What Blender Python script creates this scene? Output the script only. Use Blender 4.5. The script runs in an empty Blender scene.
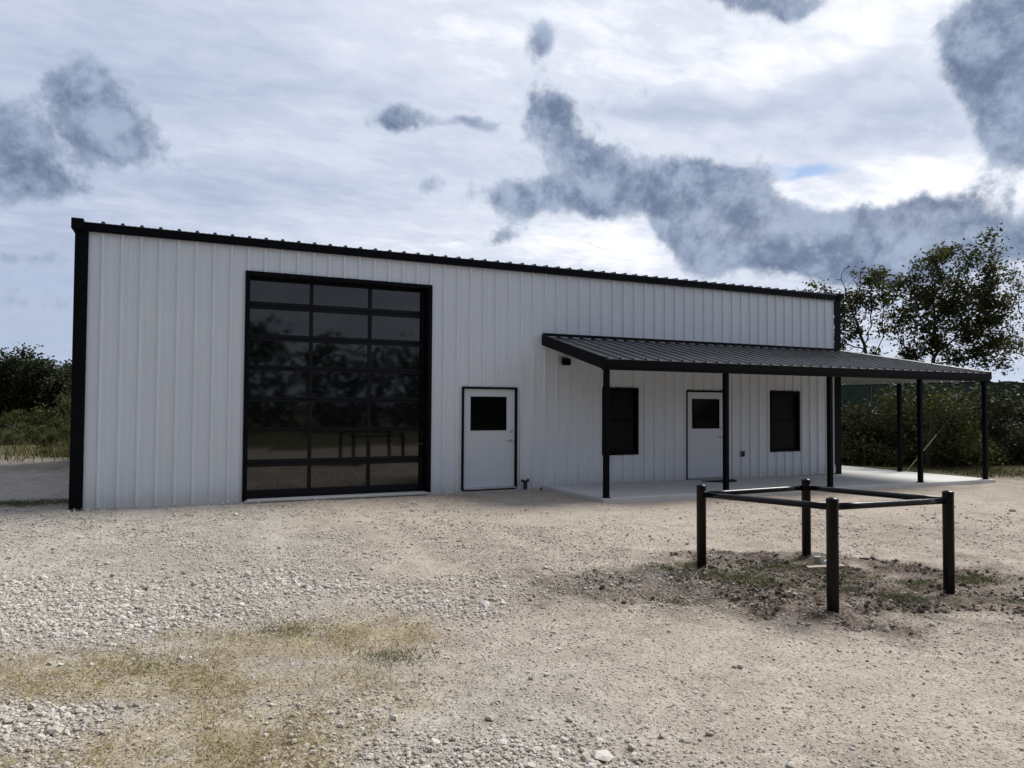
import bpy, math, random
import numpy as np
from mathutils import Matrix, Vector

random.seed(7)
scene = bpy.context.scene
col = scene.collection
rad = math.radians

# ------------------------------------------------------------------ camera
FPX, YAW, PIT, ROLL = 740.0, 0.443196, 0.029484, 0.006066
CAM = np.array([1.3511, -14.8523, 1.8221])
F_ = np.array([math.sin(YAW)*math.cos(PIT), math.cos(YAW)*math.cos(PIT), math.sin(PIT)])
R0 = np.array([math.cos(YAW), -math.sin(YAW), 0.0])
U0 = np.cross(R0, F_)
R_ = R0*math.cos(ROLL) + U0*math.sin(ROLL)
U_ = -R0*math.sin(ROLL) + U0*math.cos(ROLL)
cam_d = bpy.data.cameras.new('camera')
cam = bpy.data.objects.new('camera', cam_d)
col.objects.link(cam)
cam_d.sensor_width = 36.0
cam_d.lens = FPX/1024*36.0
cam_d.clip_start = 0.05
cam_d.clip_end = 3000
m = Matrix((tuple(R_), tuple(U_), tuple(-F_))).transposed().to_4x4()
m.translation = Vector(CAM)
cam.matrix_world = m
scene.camera = cam

FW2 = np.array([math.sin(YAW), math.cos(YAW)])       # horizontal heading of the view
RT2 = np.array([math.cos(YAW), -math.sin(YAW)])


def st(s, t):
    """ground point: s metres to the right of and t metres ahead of the viewpoint"""
    p = CAM[:2] + RT2*s + FW2*t
    return float(p[0]), float(p[1])


def azel(px, py):
    d = F_ + R_*(px-512)/FPX - U_*(py-384)/FPX
    d = d/np.linalg.norm(d)
    return math.atan2(d[0], d[1]), math.asin(d[2])


def lin(r, g, b):
    f = lambda c: (c/255/12.92) if c/255 <= .04045 else ((c/255+.055)/1.055)**2.4
    return (f(r), f(g), f(b), 1.0)


# ------------------------------------------------------------------ numpy noise
def _hash(ix, iy, seed):
    h = (ix.astype(np.int64)*374761393 + iy.astype(np.int64)*668265263 + seed*1442695041) & 0xffffffff
    h = ((h ^ (h >> 13))*1274126177) & 0xffffffff
    return ((h ^ (h >> 16)) & 0xffff)/65535.0


def vnoise(x, y, seed=0):
    ix = np.floor(x); iy = np.floor(y)
    fx = x-ix; fy = y-iy
    fx = fx*fx*(3-2*fx); fy = fy*fy*(3-2*fy)
    a = _hash(ix, iy, seed); b = _hash(ix+1, iy, seed)
    c = _hash(ix, iy+1, seed); d = _hash(ix+1, iy+1, seed)
    return (a*(1-fx)+b*fx)*(1-fy)+(c*(1-fx)+d*fx)*fy


def fbm(x, y, seed=0, oct=4):
    v = 0; a = .5; tot = 0
    for o in range(oct):
        v = v+a*vnoise(x*2**o+o*17.3, y*2**o-o*9.1, seed+o); tot += a; a *= .55
    return v/tot


def sstep(a, b, x):
    t = np.clip((x-a)/(b-a), 0, 1)
    return t*t*(3-2*t)


# ------------------------------------------------------------------ materials
class NT:
    def __init__(self, tree):
        self.t = tree; self.n = tree.nodes; self.l = tree.links

    def node(self, kind, **kw):
        n = self.n.new(kind)
        for k, v in kw.items():
            setattr(n, k, v)
        return n

    def put(self, sock, v):
        if hasattr(v, 'is_output'):
            self.l.new(v, sock)
        else:
            sock.default_value = v

    def math(self, op, a, b=None, c=None, clamp=False):
        n = self.n.new('ShaderNodeMath'); n.operation = op; n.use_clamp = clamp
        self.put(n.inputs[0], a)
        if b is not None: self.put(n.inputs[1], b)
        if c is not None: self.put(n.inputs[2], c)
        return n.outputs[0]

    def smooth(self, x, a, b):
        n = self.n.new('ShaderNodeMapRange'); n.interpolation_type = 'SMOOTHSTEP'
        self.put(n.inputs['Value'], x)
        n.inputs['From Min'].default_value = a; n.inputs['From Max'].default_value = b
        return n.outputs[0]

    def mix(self, fac, a, b, blend='MIX'):
        n = self.n.new('ShaderNodeMix'); n.data_type = 'RGBA'; n.blend_type = blend
        self.put(n.inputs[0], fac); self.put(n.inputs[6], a); self.put(n.inputs[7], b)
        return n.outputs[2]

    def noise(self, vec, scale, detail=4, rough=.55, dist=0.0):
        n = self.n.new('ShaderNodeTexNoise')
        n.inputs['Scale'].default_value = scale; n.inputs['Detail'].default_value = detail
        n.inputs['Roughness'].default_value = rough; n.inputs['Distortion'].default_value = dist
        if vec is not None: self.l.new(vec, n.inputs['Vector'])
        return n.outputs['Fac']

    def voro(self, vec, scale, feature='F1', out='Distance', rnd=1.0):
        n = self.n.new('ShaderNodeTexVoronoi'); n.feature = feature
        n.inputs['Scale'].default_value = scale; n.inputs['Randomness'].default_value = rnd
        if vec is not None: self.l.new(vec, n.inputs['Vector'])
        return n.outputs[out]

    def attr(self, name):
        n = self.n.new('ShaderNodeAttribute'); n.attribute_name = name
        return n.outputs['Fac']

    def ramp(self, fac, stops):
        n = self.n.new('ShaderNodeValToRGB')
        el = n.color_ramp.elements
        while len(el) < len(stops): el.new(.5)
        for e, (p, c) in zip(el, stops):
            e.position = p; e.color = c
        self.l.new(fac, n.inputs[0])
        return n.outputs[0]


def new_mat(name):
    m = bpy.data.materials.new(name); m.use_nodes = True
    nt = NT(m.node_tree)
    b = m.node_tree.nodes['Principled BSDF']
    return m, nt, b


def bump(nt, b, h, strength, dist):
    n = nt.n.new('ShaderNodeBump'); n.inputs['Strength'].default_value = strength
    n.inputs['Distance'].default_value = dist
    nt.l.new(h, n.inputs['Height']); nt.l.new(n.outputs[0], b.inputs['Normal'])


def coat(name, c, rough=.45, metal=0.0, var=.12, spec=.5, scale=3.0, bmp=0.0):
    m, nt, b = new_mat(name)
    tc = nt.node('ShaderNodeTexCoord').outputs['Object']
    n1 = nt.noise(tc, scale, 5, .6)
    n2 = nt.noise(tc, scale*14, 3, .6)
    f = nt.math('ADD', nt.math('MULTIPLY', n1, .65), nt.math('MULTIPLY', n2, .35))
    lo = tuple(x*(1-var) for x in c[:3])+(1,); hi = tuple(min(1, x*(1+var)) for x in c[:3])+(1,)
    nt.l.new(nt.ramp(f, [(.3, lo), (.7, hi)]), b.inputs['Base Color'])
    r = nt.math('ADD', nt.math('MULTIPLY', n1, .16), rough-.08)
    nt.l.new(r, b.inputs['Roughness'])
    b.inputs['Metallic'].default_value = metal
    b.inputs['Specular IOR Level'].default_value = spec
    if bmp: bump(nt, b, n2, bmp, .003)
    return m


def wall_metal():
    m, nt, b = new_mat('white_wall_panel')
    tc = nt.node('ShaderNodeTexCoord').outputs['Object']
    sep = nt.node('ShaderNodeSeparateXYZ'); nt.l.new(tc, sep.inputs[0])
    mp = nt.node('ShaderNodeMapping'); nt.l.new(tc, mp.inputs[0]); mp.inputs['Scale'].default_value = (1, 1, .12)
    streak = nt.noise(mp.outputs[0], 7, 5, .65)
    big = nt.noise(tc, .8, 3, .5)
    f = nt.math('ADD', nt.math('MULTIPLY', streak, .5), nt.math('MULTIPLY', big, .5))
    base = nt.ramp(f, [(.3, (.62, .665, .725, 1)), (.7, (.685, .725, .775, 1))])
    # splashed dust along the foot of the sheets
    dn = nt.math('MULTIPLY', nt.math('SUBTRACT', 1.0, nt.smooth(sep.outputs['Z'], 0.0, .38)), nt.noise(tc, 9, 5, .7))
    base = nt.mix(nt.math('MULTIPLY', dn, .55), base, (.42, .37, .30, 1))
    nt.l.new(base, b.inputs['Base Color'])
    b.inputs['Roughness'].default_value = .42
    b.inputs['Specular IOR Level'].default_value = .5
    # slight oil-canning of thin sheet
    bump(nt, b, nt.noise(mp.outputs[0], 2.2, 2, .5), .25, .02)
    return m


M_WALL = wall_metal()
M_BLACK = coat('black_trim', (.0018, .0022, .0035), .5, var=.25, spec=.10)
M_SECT = coat('black_anodised_section', (.0030, .0040, .0068), .4, var=.25, spec=.22)
M_POST = coat('black_post_paint', (.0012, .0016, .0026), .5, var=.3, bmp=.05, spec=.08)
M_PIPE = coat('black_pipe_paint', (.0016, .002, .0027), .22, var=.35, bmp=.10, scale=6, spec=.20)
M_ROOF = coat('black_roof_panel', (.011, .012, .016), .28, var=.2, spec=.95)
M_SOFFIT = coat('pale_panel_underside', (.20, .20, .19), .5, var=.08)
M_DOOR = coat('white_door_paint', (.58, .62, .67), .4, var=.03)
M_STEEL = coat('brushed_steel', (.45, .44, .42), .28, metal=1.0, var=.1)
M_ALU = coat('aluminium_sill', (.55, .55, .55), .4, metal=.7, var=.1)
M_GREY = coat('grey_plastic', (.13, .14, .15), .5)
M_DARK = coat('dark_iron', (.018, .018, .020), .6, var=.3)
M_RUBBER = coat('black_rubber', (.015, .015, .016), .85, var=.4, bmp=.4)
M_TIMBER = coat('pale_timber', (.34, .29, .22), .8, var=.25, bmp=.3, scale=5)
M_GALV = coat('galvanised_pipe', (.32, .32, .31), .5, metal=.6, var=.2)
M_GUY = coat('yellow_guy_guard', (.36, .28, .08), .6, var=.1)
M_WIRE = coat('guy_wire_steel', (.16, .15, .09), .5, metal=.3)
M_BARK = coat('grey_brown_bark', (.060, .050, .040), .9, var=.45, bmp=.8, scale=4)
M_BARKD = coat('dark_bark', (.035, .030, .025), .9, var=.45, bmp=.8, scale=4)


def glass_mat(name, c=(.004, .005, .006), rough=.03, wob=.02, spec=.5):
    m, nt, b = new_mat(name)
    tc = nt.node('ShaderNodeTexCoord').outputs['Object']
    n = nt.noise(tc, 5, 4, .6)
    nt.l.new(nt.ramp(n, [(.3, tuple(x*.7 for x in c)+(1,)), (.7, tuple(x*1.4 for x in c)+(1,))]), b.inputs['Base Color'])
    nt.l.new(nt.math('ADD', nt.math('MULTIPLY', nt.noise(tc, 1.7, 6, .7), .06), rough-.02), b.inputs['Roughness'])
    b.inputs['IOR'].default_value = 1.52; b.inputs['Specular IOR Level'].default_value = spec
    bump(nt, b, nt.noise(tc, 1.2, 2, .5), wob, .02)
    return m


M_GLASS = glass_mat('dark_glass', spec=.85)
M_SCREEN = glass_mat('dark_insect_screen', (.0035, .004, .005), .42, .02, .10)
M_DGLASS = glass_mat('dim_door_glass', (.003, .0035, .0045), .05, .03, .22)


def concrete():
    m, nt, b = new_mat('smooth_concrete')
    tc = nt.node('ShaderNodeTexCoord').outputs['Object']
    a = nt.noise(tc, .9, 6, .6); c = nt.noise(tc, 28, 4, .6)
    f = nt.math('ADD', nt.math('MULTIPLY', a, .7), nt.math('MULTIPLY', c, .3))
    nt.l.new(nt.ramp(f, [(.3, (.50, .50, .49, 1)), (.7, (.62, .61, .59, 1))]), b.inputs['Base Color'])
    b.inputs['Roughness'].default_value = .7
    bump(nt, b, c, .15, .004)
    return m


M_CONC = concrete()


def leaf_mat(name, dark, light, trans=.35):
    m, nt, b = new_mat(name)
    r = nt.attr('rnd')
    c = nt.ramp(r, [(0, dark+(1,)), (.7, tuple((a+bb)/2 for a, bb in zip(dark, light))+(1,)), (1, light+(1,))])
    nt.l.new(c, b.inputs['Base Color'])
    b.inputs['Roughness'].default_value = .6
    b.inputs['Specular IOR Level'].default_value = .25
    tr = nt.node('ShaderNodeBsdfTranslucent')
    nt.l.new(nt.mix(1.0, c, (1.2, 1.15, .6, 1), 'MULTIPLY'), tr.inputs[0])
    ms = nt.node('ShaderNodeMixShader'); ms.inputs[0].default_value = trans
    nt.l.new(b.outputs[0], ms.inputs[1]); nt.l.new(tr.outputs[0], ms.inputs[2])
    nt.l.new(ms.outputs[0], nt.n['Material Output'].inputs[0])
    return m


M_LEAF = leaf_mat('oak_leaves', (.022, .029, .012), (.090, .094, .038), .45)
M_LEAFD = leaf_mat('dark_leaves', (.014, .021, .010), (.060, .072, .030), .3)
M_LEAFO = leaf_mat('olive_leaves', (.030, .038, .014), (.105, .110, .038), .35)
M_STRAW = leaf_mat('dry_grass_blades', (.22, .165, .075), (.50, .41, .23), .3)
M_WEED = leaf_mat('green_weed_blades', (.055, .070, .028), (.150, .170, .075), .3)
M_MEADOW = leaf_mat('meadow_blades', (.032, .034, .016), (.15, .13, .058), .3)


def stone_mat():
    m, nt, b = new_mat('limestone_gravel')
    r = nt.attr('rnd')
    tc = nt.node('ShaderNodeTexCoord').outputs['Object']
    c = nt.ramp(r, [(0, (.22, .19, .16, 1)), (.35, (.38, .34, .29, 1)), (.75, (.50, .46, .40, 1)), (1, (.66, .63, .575, 1))])
    c = nt.mix(nt.math('MULTIPLY', nt.noise(tc, 60, 4, .6), .5), c, (.22, .18, .14, 1))
    nt.l.new(c, b.inputs['Base Color'])
    b.inputs['Roughness'].default_value = .9
    b.inputs['Specular IOR Level'].default_value = .2
    bump(nt, b, nt.noise(tc, 120, 3, .6), .5, .003)
    return m


def clod_mat():
    m, nt, b = new_mat('dark_soil_clods')
    r = nt.attr('rnd')
    tc = nt.node('ShaderNodeTexCoord').outputs['Object']
    c = nt.ramp(r, [(0, (.055, .040, .032, 1)), (.55, (.135, .104, .085, 1)), (1, (.34, .295, .25, 1))])
    c = nt.mix(nt.math('MULTIPLY', nt.noise(tc, 40, 4, .6), .4), c, (.14, .12, .10, 1))
    nt.l.new(c, b.inputs['Base Color'])
    b.inputs['Roughness'].default_value = .95
    b.inputs['Specular IOR Level'].default_value = .1
    bump(nt, b, nt.noise(tc, 90, 3, .6), .8, .005)
    return m


M_STONE = stone_mat()
M_CLOD = clod_mat()


def ground_mat():
    m, nt, b = new_mat('caliche_ground')
    tc = nt.node('ShaderNodeTexCoord').outputs['Object']
    soil = nt.attr('soil'); grass = nt.attr('grass'); coarse = nt.attr('coarse'); veg = nt.attr('veg'); track = nt.attr('track')
    big = nt.noise(tc, .35, 5, .6)
    mid = nt.noise(tc, 2.6, 4, .65, .4)
    fine = nt.noise(tc, 34, 3, .7)
    grit = nt.noise(tc, 130, 2, .7)
    f = nt.math('ADD', nt.math('ADD', nt.math('MULTIPLY', big, .18), nt.math('MULTIPLY', mid, .30)), nt.math('ADD', nt.math('MULTIPLY', fine, .36), nt.math('MULTIPLY', grit, .16)))
    base = nt.ramp(f, [(.38, (.215, .186, .152, 1)), (.50, (.385, .348, .298, 1)), (.60, (.540, .500, .438, 1))])
    pale = nt.ramp(f, [(.36, (.40, .36, .305, 1)), (.62, (.57, .53, .46, 1))])
    base = nt.mix(nt.math('MULTIPLY', track, .7), base, pale)
    # pebbles pressed into the surface
    vc = nt.node('ShaderNodeTexVoronoi'); vc.inputs['Scale'].default_value = 26
    warp = nt.node('ShaderNodeMapping'); nt.l.new(tc, warp.inputs[0]); nt.l.new(warp.outputs[0], vc.inputs['Vector'])
    cellv = nt.node('ShaderNodeSeparateXYZ'); nt.l.new(vc.outputs['Color'], cellv.inputs[0])
    inside = nt.math('SUBTRACT', 1.0, nt.smooth(vc.outputs['Distance'], .18, .42))
    has = nt.smooth(cellv.outputs[0], .45, .6)
    peb = nt.math('MULTIPLY', inside, has)
    pebc = nt.ramp(cellv.outputs[1], [(0, (.13, .11, .095, 1)), (.5, (.36, .33, .29, 1)), (1, (.60, .57, .52, 1))])
    base = nt.mix(nt.math('MULTIPLY', peb, .8), base, pebc)
    v2 = nt.node('ShaderNodeTexVoronoi'); v2.inputs['Scale'].default_value = 62; nt.l.new(tc, v2.inputs['Vector'])
    c2 = nt.node('ShaderNodeSeparateXYZ'); nt.l.new(v2.outputs['Color'], c2.inputs[0])
    p2 = nt.math('MULTIPLY', nt.math('SUBTRACT', 1.0, nt.smooth(v2.outputs['Distance'], .2, .5)), nt.smooth(c2.outputs[0], .4, .6))
    base = nt.mix(nt.math('MULTIPLY', p2, .75), base, nt.ramp(c2.outputs[1], [(0, (.10, .085, .07, 1)), (1, (.58, .54, .49, 1))]))
    # zones
    soilc = nt.ramp(nt.math('ADD', nt.math('MULTIPLY', mid, .5), nt.math('MULTIPLY', fine, .5)), [(.38, (.040, .028, .022, 1)), (.5, (.098, .072, .058, 1)), (.61, (.27, .225, .19, 1))])
    soilc = nt.mix(nt.math('MULTIPLY', nt.smooth(nt.noise(tc, 1.9, 3, .6), .52, .66), .55), soilc, (.085, .088, .050, 1))
    grassc = nt.ramp(nt.math('ADD', nt.math('MULTIPLY', mid, .4), nt.math('MULTIPLY', fine, .6)), [(.36, (.150, .112, .056, 1)), (.5, (.295, .232, .128, 1)), (.64, (.45, .385, .25, 1))])
    vegc = nt.ramp(nt.math('ADD', nt.math('MULTIPLY', mid, .5), nt.math('MULTIPLY', fine, .5)), [(.35, (.035, .035, .017, 1)), (.5, (.085, .078, .035, 1)), (.66, (.17, .14, .07, 1))])
    sp_ = nt.node('ShaderNodeSeparateXYZ'); nt.l.new(tc, sp_.inputs[0])
    zone = nt.math('MULTIPLY', nt.smooth(nt.math('ADD', sp_.outputs[0], nt.math('MULTIPLY', big, 5.0)), 4.2, 7.5), .55)
    base = nt.mix(zone, base, nt.mix(1.0, base, (.93, .83, .76, 1), 'MULTIPLY'))
    base = nt.mix(nt.math('MULTIPLY', nt.math('MULTIPLY', grass, nt.smooth(nt.noise(tc, 4.5, 4, .7), .22, .55)), .72), base, grassc)
    base = nt.mix(nt.math('MULTIPLY', soil, 1.0), base, soilc)
    base = nt.mix(veg, base, vegc)
    nt.l.new(base, b.inputs['Base Color'])
    b.inputs['Roughness'].default_value = .95
    b.inputs['Specular IOR Level'].default_value = .12
    h = nt.math('ADD', nt.math('ADD', nt.math('MULTIPLY', fine, .5), nt.math('MULTIPLY', grit, .25)), nt.math('ADD', nt.math('MULTIPLY', peb, .5), nt.math('MULTIPLY', p2, .25)))
    bump(nt, b, h, 1.0, .028)
    return m


M_GROUND = ground_mat()


def hill_mat():
    m, nt, b = new_mat('wooded_hill')
    tc = nt.node('ShaderNodeTexCoord').outputs['Object']
    f = nt.noise(tc, .35, 6, .7)
    nt.l.new(nt.ramp(f, [(.35, (.0035, .006, .006, 1)), (.65, (.012, .018, .014, 1))]), b.inputs['Base Color'])
    b.inputs['Roughness'].default_value = 1.0; b.inputs['Specular IOR Level'].default_value = 0.0
    bump(nt, b, f, 1.0, 1.5)
    return m


# ------------------------------------------------------------------ mesh builder
class MB:
    def __init__(self): self.v = []; self.f = []; self.smooth = False

    def quad(self, *p):
        i = len(self.v); self.v += [tuple(q) for q in p]; self.f.append(tuple(range(i, i+len(p))))

    def box(self, x0, x1, y0, y1, z0, z1, bev=0.0):
        if bev <= 0:
            i = len(self.v)
            self.v += [(x, y, z) for z in (z0, z1) for y in (y0, y1) for x in (x0, x1)]
            for a in ((0, 2, 3, 1), (4, 5, 7, 6), (0, 1, 5, 4), (2, 6, 7, 3), (0, 4, 6, 2), (1, 3, 7, 5)):
                self.f.append(tuple(i+k for k in a))
            return self
        # chamfered box: three inset slabs' corners, hull built face by face
        b = min(bev, (x1-x0)/2.01, (y1-y0)/2.01, (z1-z0)/2.01)
        i = len(self.v); idx = {}
        for sx in (0, 1):
            for sy in (0, 1):
                for sz in (0, 1):
                    X = (x0, x1)[sx]; Y = (y0, y1)[sy]; Z = (z0, z1)[sz]
                    dx = b if sx == 0 else -b; dy = b if sy == 0 else -b; dz = b if sz == 0 else -b
                    for ax, p in enumerate(((X, Y+dy, Z+dz), (X+dx, Y, Z+dz), (X+dx, Y+dy, Z))):
                        idx[(sx, sy, sz, ax)] = len(self.v); self.v.append(p)
        g = lambda *k: idx[k]
        for s in (0, 1):
            q = [g(s, 0, 0, 0), g(s, 1, 0, 0), g(s, 1, 1, 0), g(s, 0, 1, 0)]; self.f.append(tuple(q if s else q[::-1]))
            q = [g(0, s, 0, 1), g(1, s, 0, 1), g(1, s, 1, 1), g(0, s, 1, 1)]; self.f.append(tuple(q if not s else q[::-1]))
            q = [g(0, 0, s, 2), g(1, 0, s, 2), g(1, 1, s, 2), g(0, 1, s, 2)]; self.f.append(tuple(q if s else q[::-1]))
        for a in (0, 1):
            for c in (0, 1):
                self.f.append((g(a, c, 0, 0), g(a, c, 1, 0), g(a, c, 1, 1), g(a, c, 0, 1)))
                self.f.append((g(a, 0, c, 0), g(a, 1, c, 0), g(a, 1, c, 2), g(a, 0, c, 2)))
                self.f.append((g(0, a, c, 1), g(1, a, c, 1), g(1, a, c, 2), g(0, a, c, 2)))
                for d in (0, 1):
                    self.f.append((g(a, c, d, 0), g(a, c, d, 1), g(a, c, d, 2)))
        return self

    def tube(self, pts, rs, n=8, cap=True):
        pts = [Vector(p) for p in pts]
        if not hasattr(rs, '__len__'): rs = [rs]*len(pts)
        base = len(self.v)
        ref = Vector((0, 0, 1))
        prev = None
        for k, p in enumerate(pts):
            d = (pts[min(k+1, len(pts)-1)]-pts[max(k-1, 0)]).normalized()
            if prev is None:
                a = d.cross(ref if abs(d.z) < .9 else Vector((1, 0, 0))).normalized()
            else:
                a = (prev-d*prev.dot(d)).normalized()
            prev = a; b = d.cross(a)
            for j in range(n):
                t = 2*math.pi*j/n
                self.v.append(tuple(p+(a*math.cos(t)+b*math.sin(t))*rs[k]))
        for k in range(len(pts)-1):
            for j in range(n):
                q = base+k*n; self.f.append((q+j, q+(j+1) % n, q+n+(j+1) % n, q+n+j))
        if cap:
            self.f.append(tuple(base+j for j in range(n))[::-1])
            self.f.append(tuple(base+(len(pts)-1)*n+j for j in range(n)))
        return self

    def build(self, name, mat, parent=None, origin=(0, 0, 0), smooth=None):
        me = bpy.data.meshes.new(name)
        o = Vector(origin)
        me.from_pydata([tuple(Vector(p)-o) for p in self.v], [], self.f)
        import bmesh
        bm = bmesh.new(); bm.from_mesh(me); bmesh.ops.recalc_face_normals(bm, faces=bm.faces); bm.to_mesh(me); bm.free()
        me.materials.append(mat)
        if smooth if smooth is not None else self.smooth:
            me.polygons.foreach_set('use_smooth', [True]*len(me.polygons))
        ob = bpy.data.objects.new(name, me); col.objects.link(ob)
        if parent is not None: ob.parent = parent
        return ob


def np_mesh(name, v, faces, mat, rnd=None, parent=None, smooth=False, attrs=None):
    """faces: (n,k) int array"""
    me = bpy.data.meshes.new(name)
    n, k = faces.shape
    me.vertices.add(len(v)); me.vertices.foreach_set('co', np.ascontiguousarray(v, dtype=np.float32).ravel())
    me.loops.add(n*k); me.loops.foreach_set('vertex_index', np.ascontiguousarray(faces, dtype=np.int32).ravel())
    me.polygons.add(n); me.polygons.foreach_set('loop_start', np.arange(0, n*k, k, dtype=np.int32))
    me.polygons.foreach_set('use_smooth', np.full(n, smooth))
    me.update(calc_edges=True)
    attrs = dict(attrs or {})
    if rnd is not None: attrs['rnd'] = rnd
    for a, val in attrs.items():
        at = me.attributes.new(a, 'FLOAT', 'POINT'); at.data.foreach_set('value', np.ascontiguousarray(val, dtype=np.float32))
    me.materials.append(mat)
    ob = bpy.data.objects.new(name, me); col.objects.link(ob)
    if parent is not None: ob.parent = parent
    return ob


def tag(o, label=None, cat=None, group=None, kind=None):
    if label: o['label'] = label
    if cat: o['category'] = cat
    if group: o['group'] = group
    if kind: o['kind'] = kind
    return o


def thing(name, label, cat, loc=(0, 0, 0), rz=0, group=None):
    o = bpy.data.objects.new(name, None); col.objects.link(o)
    o.empty_display_size = .3
    o.location = loc; o.rotation_euler = (0, 0, rz)
    return tag(o, label, cat, group)


# ------------------------------------------------------------------ ground
SLAB_X0, SLAB_X1, SLAB_Y = 9.15, 21.35, -2.60


def slab_z(x): return .028-.0062*(x-9.15)


def ell(s, t, cs, ct, rs, rt, jag, k=1.0):
    d = np.sqrt(((s-cs)/rs)**2+((t-ct)/rt)**2)
    return k*sstep(1.45, .35, d+jag)


def masks(x, y):
    dx = x-CAM[0]; dy = y-CAM[1]
    s = dx*RT2[0]+dy*RT2[1]; t = dx*FW2[0]+dy*FW2[1]
    j1 = (fbm(x*.9, y*.9, 3, 5)-.5)*1.6
    j2 = (fbm(x*1.1, y*1.1, 11, 5)-.5)*1.6
    j3 = (fbm(x*1.6, y*1.6, 23, 5)-.5)*2.2
    g = np.maximum.reduce([ell(s, t, -2.46, 4.95, 1.25, .50, j1), ell(s, t, -1.75, 5.80, 1.0, .65, j1), ell(s, t, -1.9, 4.0, .95, .7, j1, .95), ell(s, t, -3.0, 5.2, 1.0, .5, j1, .8),
                           ell(s, t, -.75, 5.4, .7, .5, j1, .28), ell(s, t, -1.3, 4.9, .8, .45, j1, .6)])
    c = np.maximum.reduce([ell(s, t, -3.9, 6.7, 2.6, 1.15, j2), ell(s, t, -2.1, 7.4, 1.5, .7, j2), ell(s, t, -.8, 6.9, .9, .45, j2, .8),
                           ell(s, t, -2.85, 4.3, .55, .4, j2), ell(s, t, -.4, 3.9, 1.1, .55, j2, .7), ell(s, t, -1.0, 4.4, .5, .4, j2, .6),
                           ell(s, t, -3.0, 3.4, 1.0, .5, j2, .8)])
    so = np.maximum.reduce([ell(s, t, 3.05, 7.95, 2.3, 1.6, j3*.8), ell(s, t, 1.6, 7.75, 1.35, 1.05, j3*.8), ell(s, t, 4.6, 7.5, 1.6, 1.1, j3*.8, .95),
                            ell(s, t, 5.8, 7.4, 1.0, .6, j3, .5), ell(s, t, .95, 7.30, .42, .30, j3*.5, 1.0)])
    g = g*(1-.8*so); c = c*(1-so)*(1-.6*g)
    vb = 23.4-.34*np.clip(s-5, 0, 30)+(fbm(x*.3, y*.3, 31, 4)-.5)*3.0
    vb = np.where(s > 5, np.maximum(vb, 20.8), vb)
    v = sstep(-.8, .8, t-vb)
    near = sstep(14, 26, np.hypot(dx, dy))
    v = np.maximum(v, sstep(1.2, -.5, t))
    tr = sstep(.46, .62, fbm(s*.55+t*.1, t*.28, 41, 4))*sstep(6.5, 9, t)*sstep(22, 14, t)
    tr = np.clip(tr, 0, 1)*.7
    tr = np.maximum(tr, ell(s, t, 1.6, 5.0, 2.2, 1.0, j2, .6))
    for (xa_, dxa) in ((3.2, .16), (4.75, .13), (5.9, .05)):
        q = x-(xa_+dxa*(y+1.5)+.02*(y+1.5)**2*.4)
        tr = np.maximum(tr, np.exp(-(q/.22)**2)*sstep(-.6, -1.8, y)*sstep(-9.5, -5.5, y)*(.35+.9*fbm(x*1.2, y*.5, 45, 3)))
    berm = sstep(18.5, 21.5, t)*sstep(8, 2, s)*(fbm(x*.7, y*.7, 43, 4)-.18)*1.7
    so = np.clip(so*1.25, 0, 1)*(.74+.26*sstep(.40, .56, fbm(x*1.15, y*1.15, 47, 4)))
    so = np.maximum(so, np.clip(berm*(1-v), 0, .7))
    return dict(soil=so, grass=g, coarse=c, veg=v, track=tr*(1-so)), s, t


def height(x, y, mk=None):
    if mk is None: mk, s, t = masks(x, y)
    dx = x-CAM[0]; dy = y-CAM[1]
    dist = np.hypot(dx, dy)
    h = -.012-.045*sstep(8.7, 9.6, x)-.006*np.clip(x-9, 0, 14)
    h = h+(fbm(x*.35, y*.35, 5, 3)-.5)*.05*sstep(.5, 4, np.abs(y)+.0*x)*sstep(2.5, 5, np.abs(y))
    h = h+(fbm(x*2.3, y*2.3, 7, 4)-.5)*.028*sstep(.4, 1.5, np.abs(y))
    h = h+(fbm(x*9, y*9, 9, 3)-.5)*.020*sstep(.1, .6, np.abs(y))
    h = h+(fbm(x*17, y*17, 19, 2)-.5)*.010*sstep(16, 10, dist)
    so = mk['soil']
    h = h+so*(.015+(fbm(x*3.2, y*3.2, 13, 4)-.5)*.12+(fbm(x*11, y*11, 15, 3)-.5)*.08)
    h = h-mk['track']*.018
    h = h-.05*sstep(-8.6, -9.8, y)*sstep(5.5, 6.5, x)*sstep(10, 9, x)
    # bank and rough field beyond the building
    h = h+mk['veg']*(fbm(x*.25, y*.25, 17, 4)-.35)*.5*sstep(18, 30, dist)
    # keep it under the slab and the building floor
    ins = (x > SLAB_X0-.02)*(x < SLAB_X1+.02)*(y > SLAB_Y-.02)*(y < 11.5)
    h = np.where(ins > 0, np.minimum(h, -.16), h)
    insb = (x > .02)*(x < 18.5)*(y > .03)*(y < 12)
    h = np.where(insb > 0, -.15, h)
    return h


def axis(lo, f0, f1, hi, step, g=1.16):
    a = list(np.arange(f0, f1+1e-6, step)); s = step; x = a[-1]
    while x < hi:
        s = min(s*g, 60); x += s; a.append(x)
    s = step; x = a[0]; b = []
    while x > lo:
        s = min(s*g, 60); x -= s; b.append(x)
    return np.array(b[::-1]+a)


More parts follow.
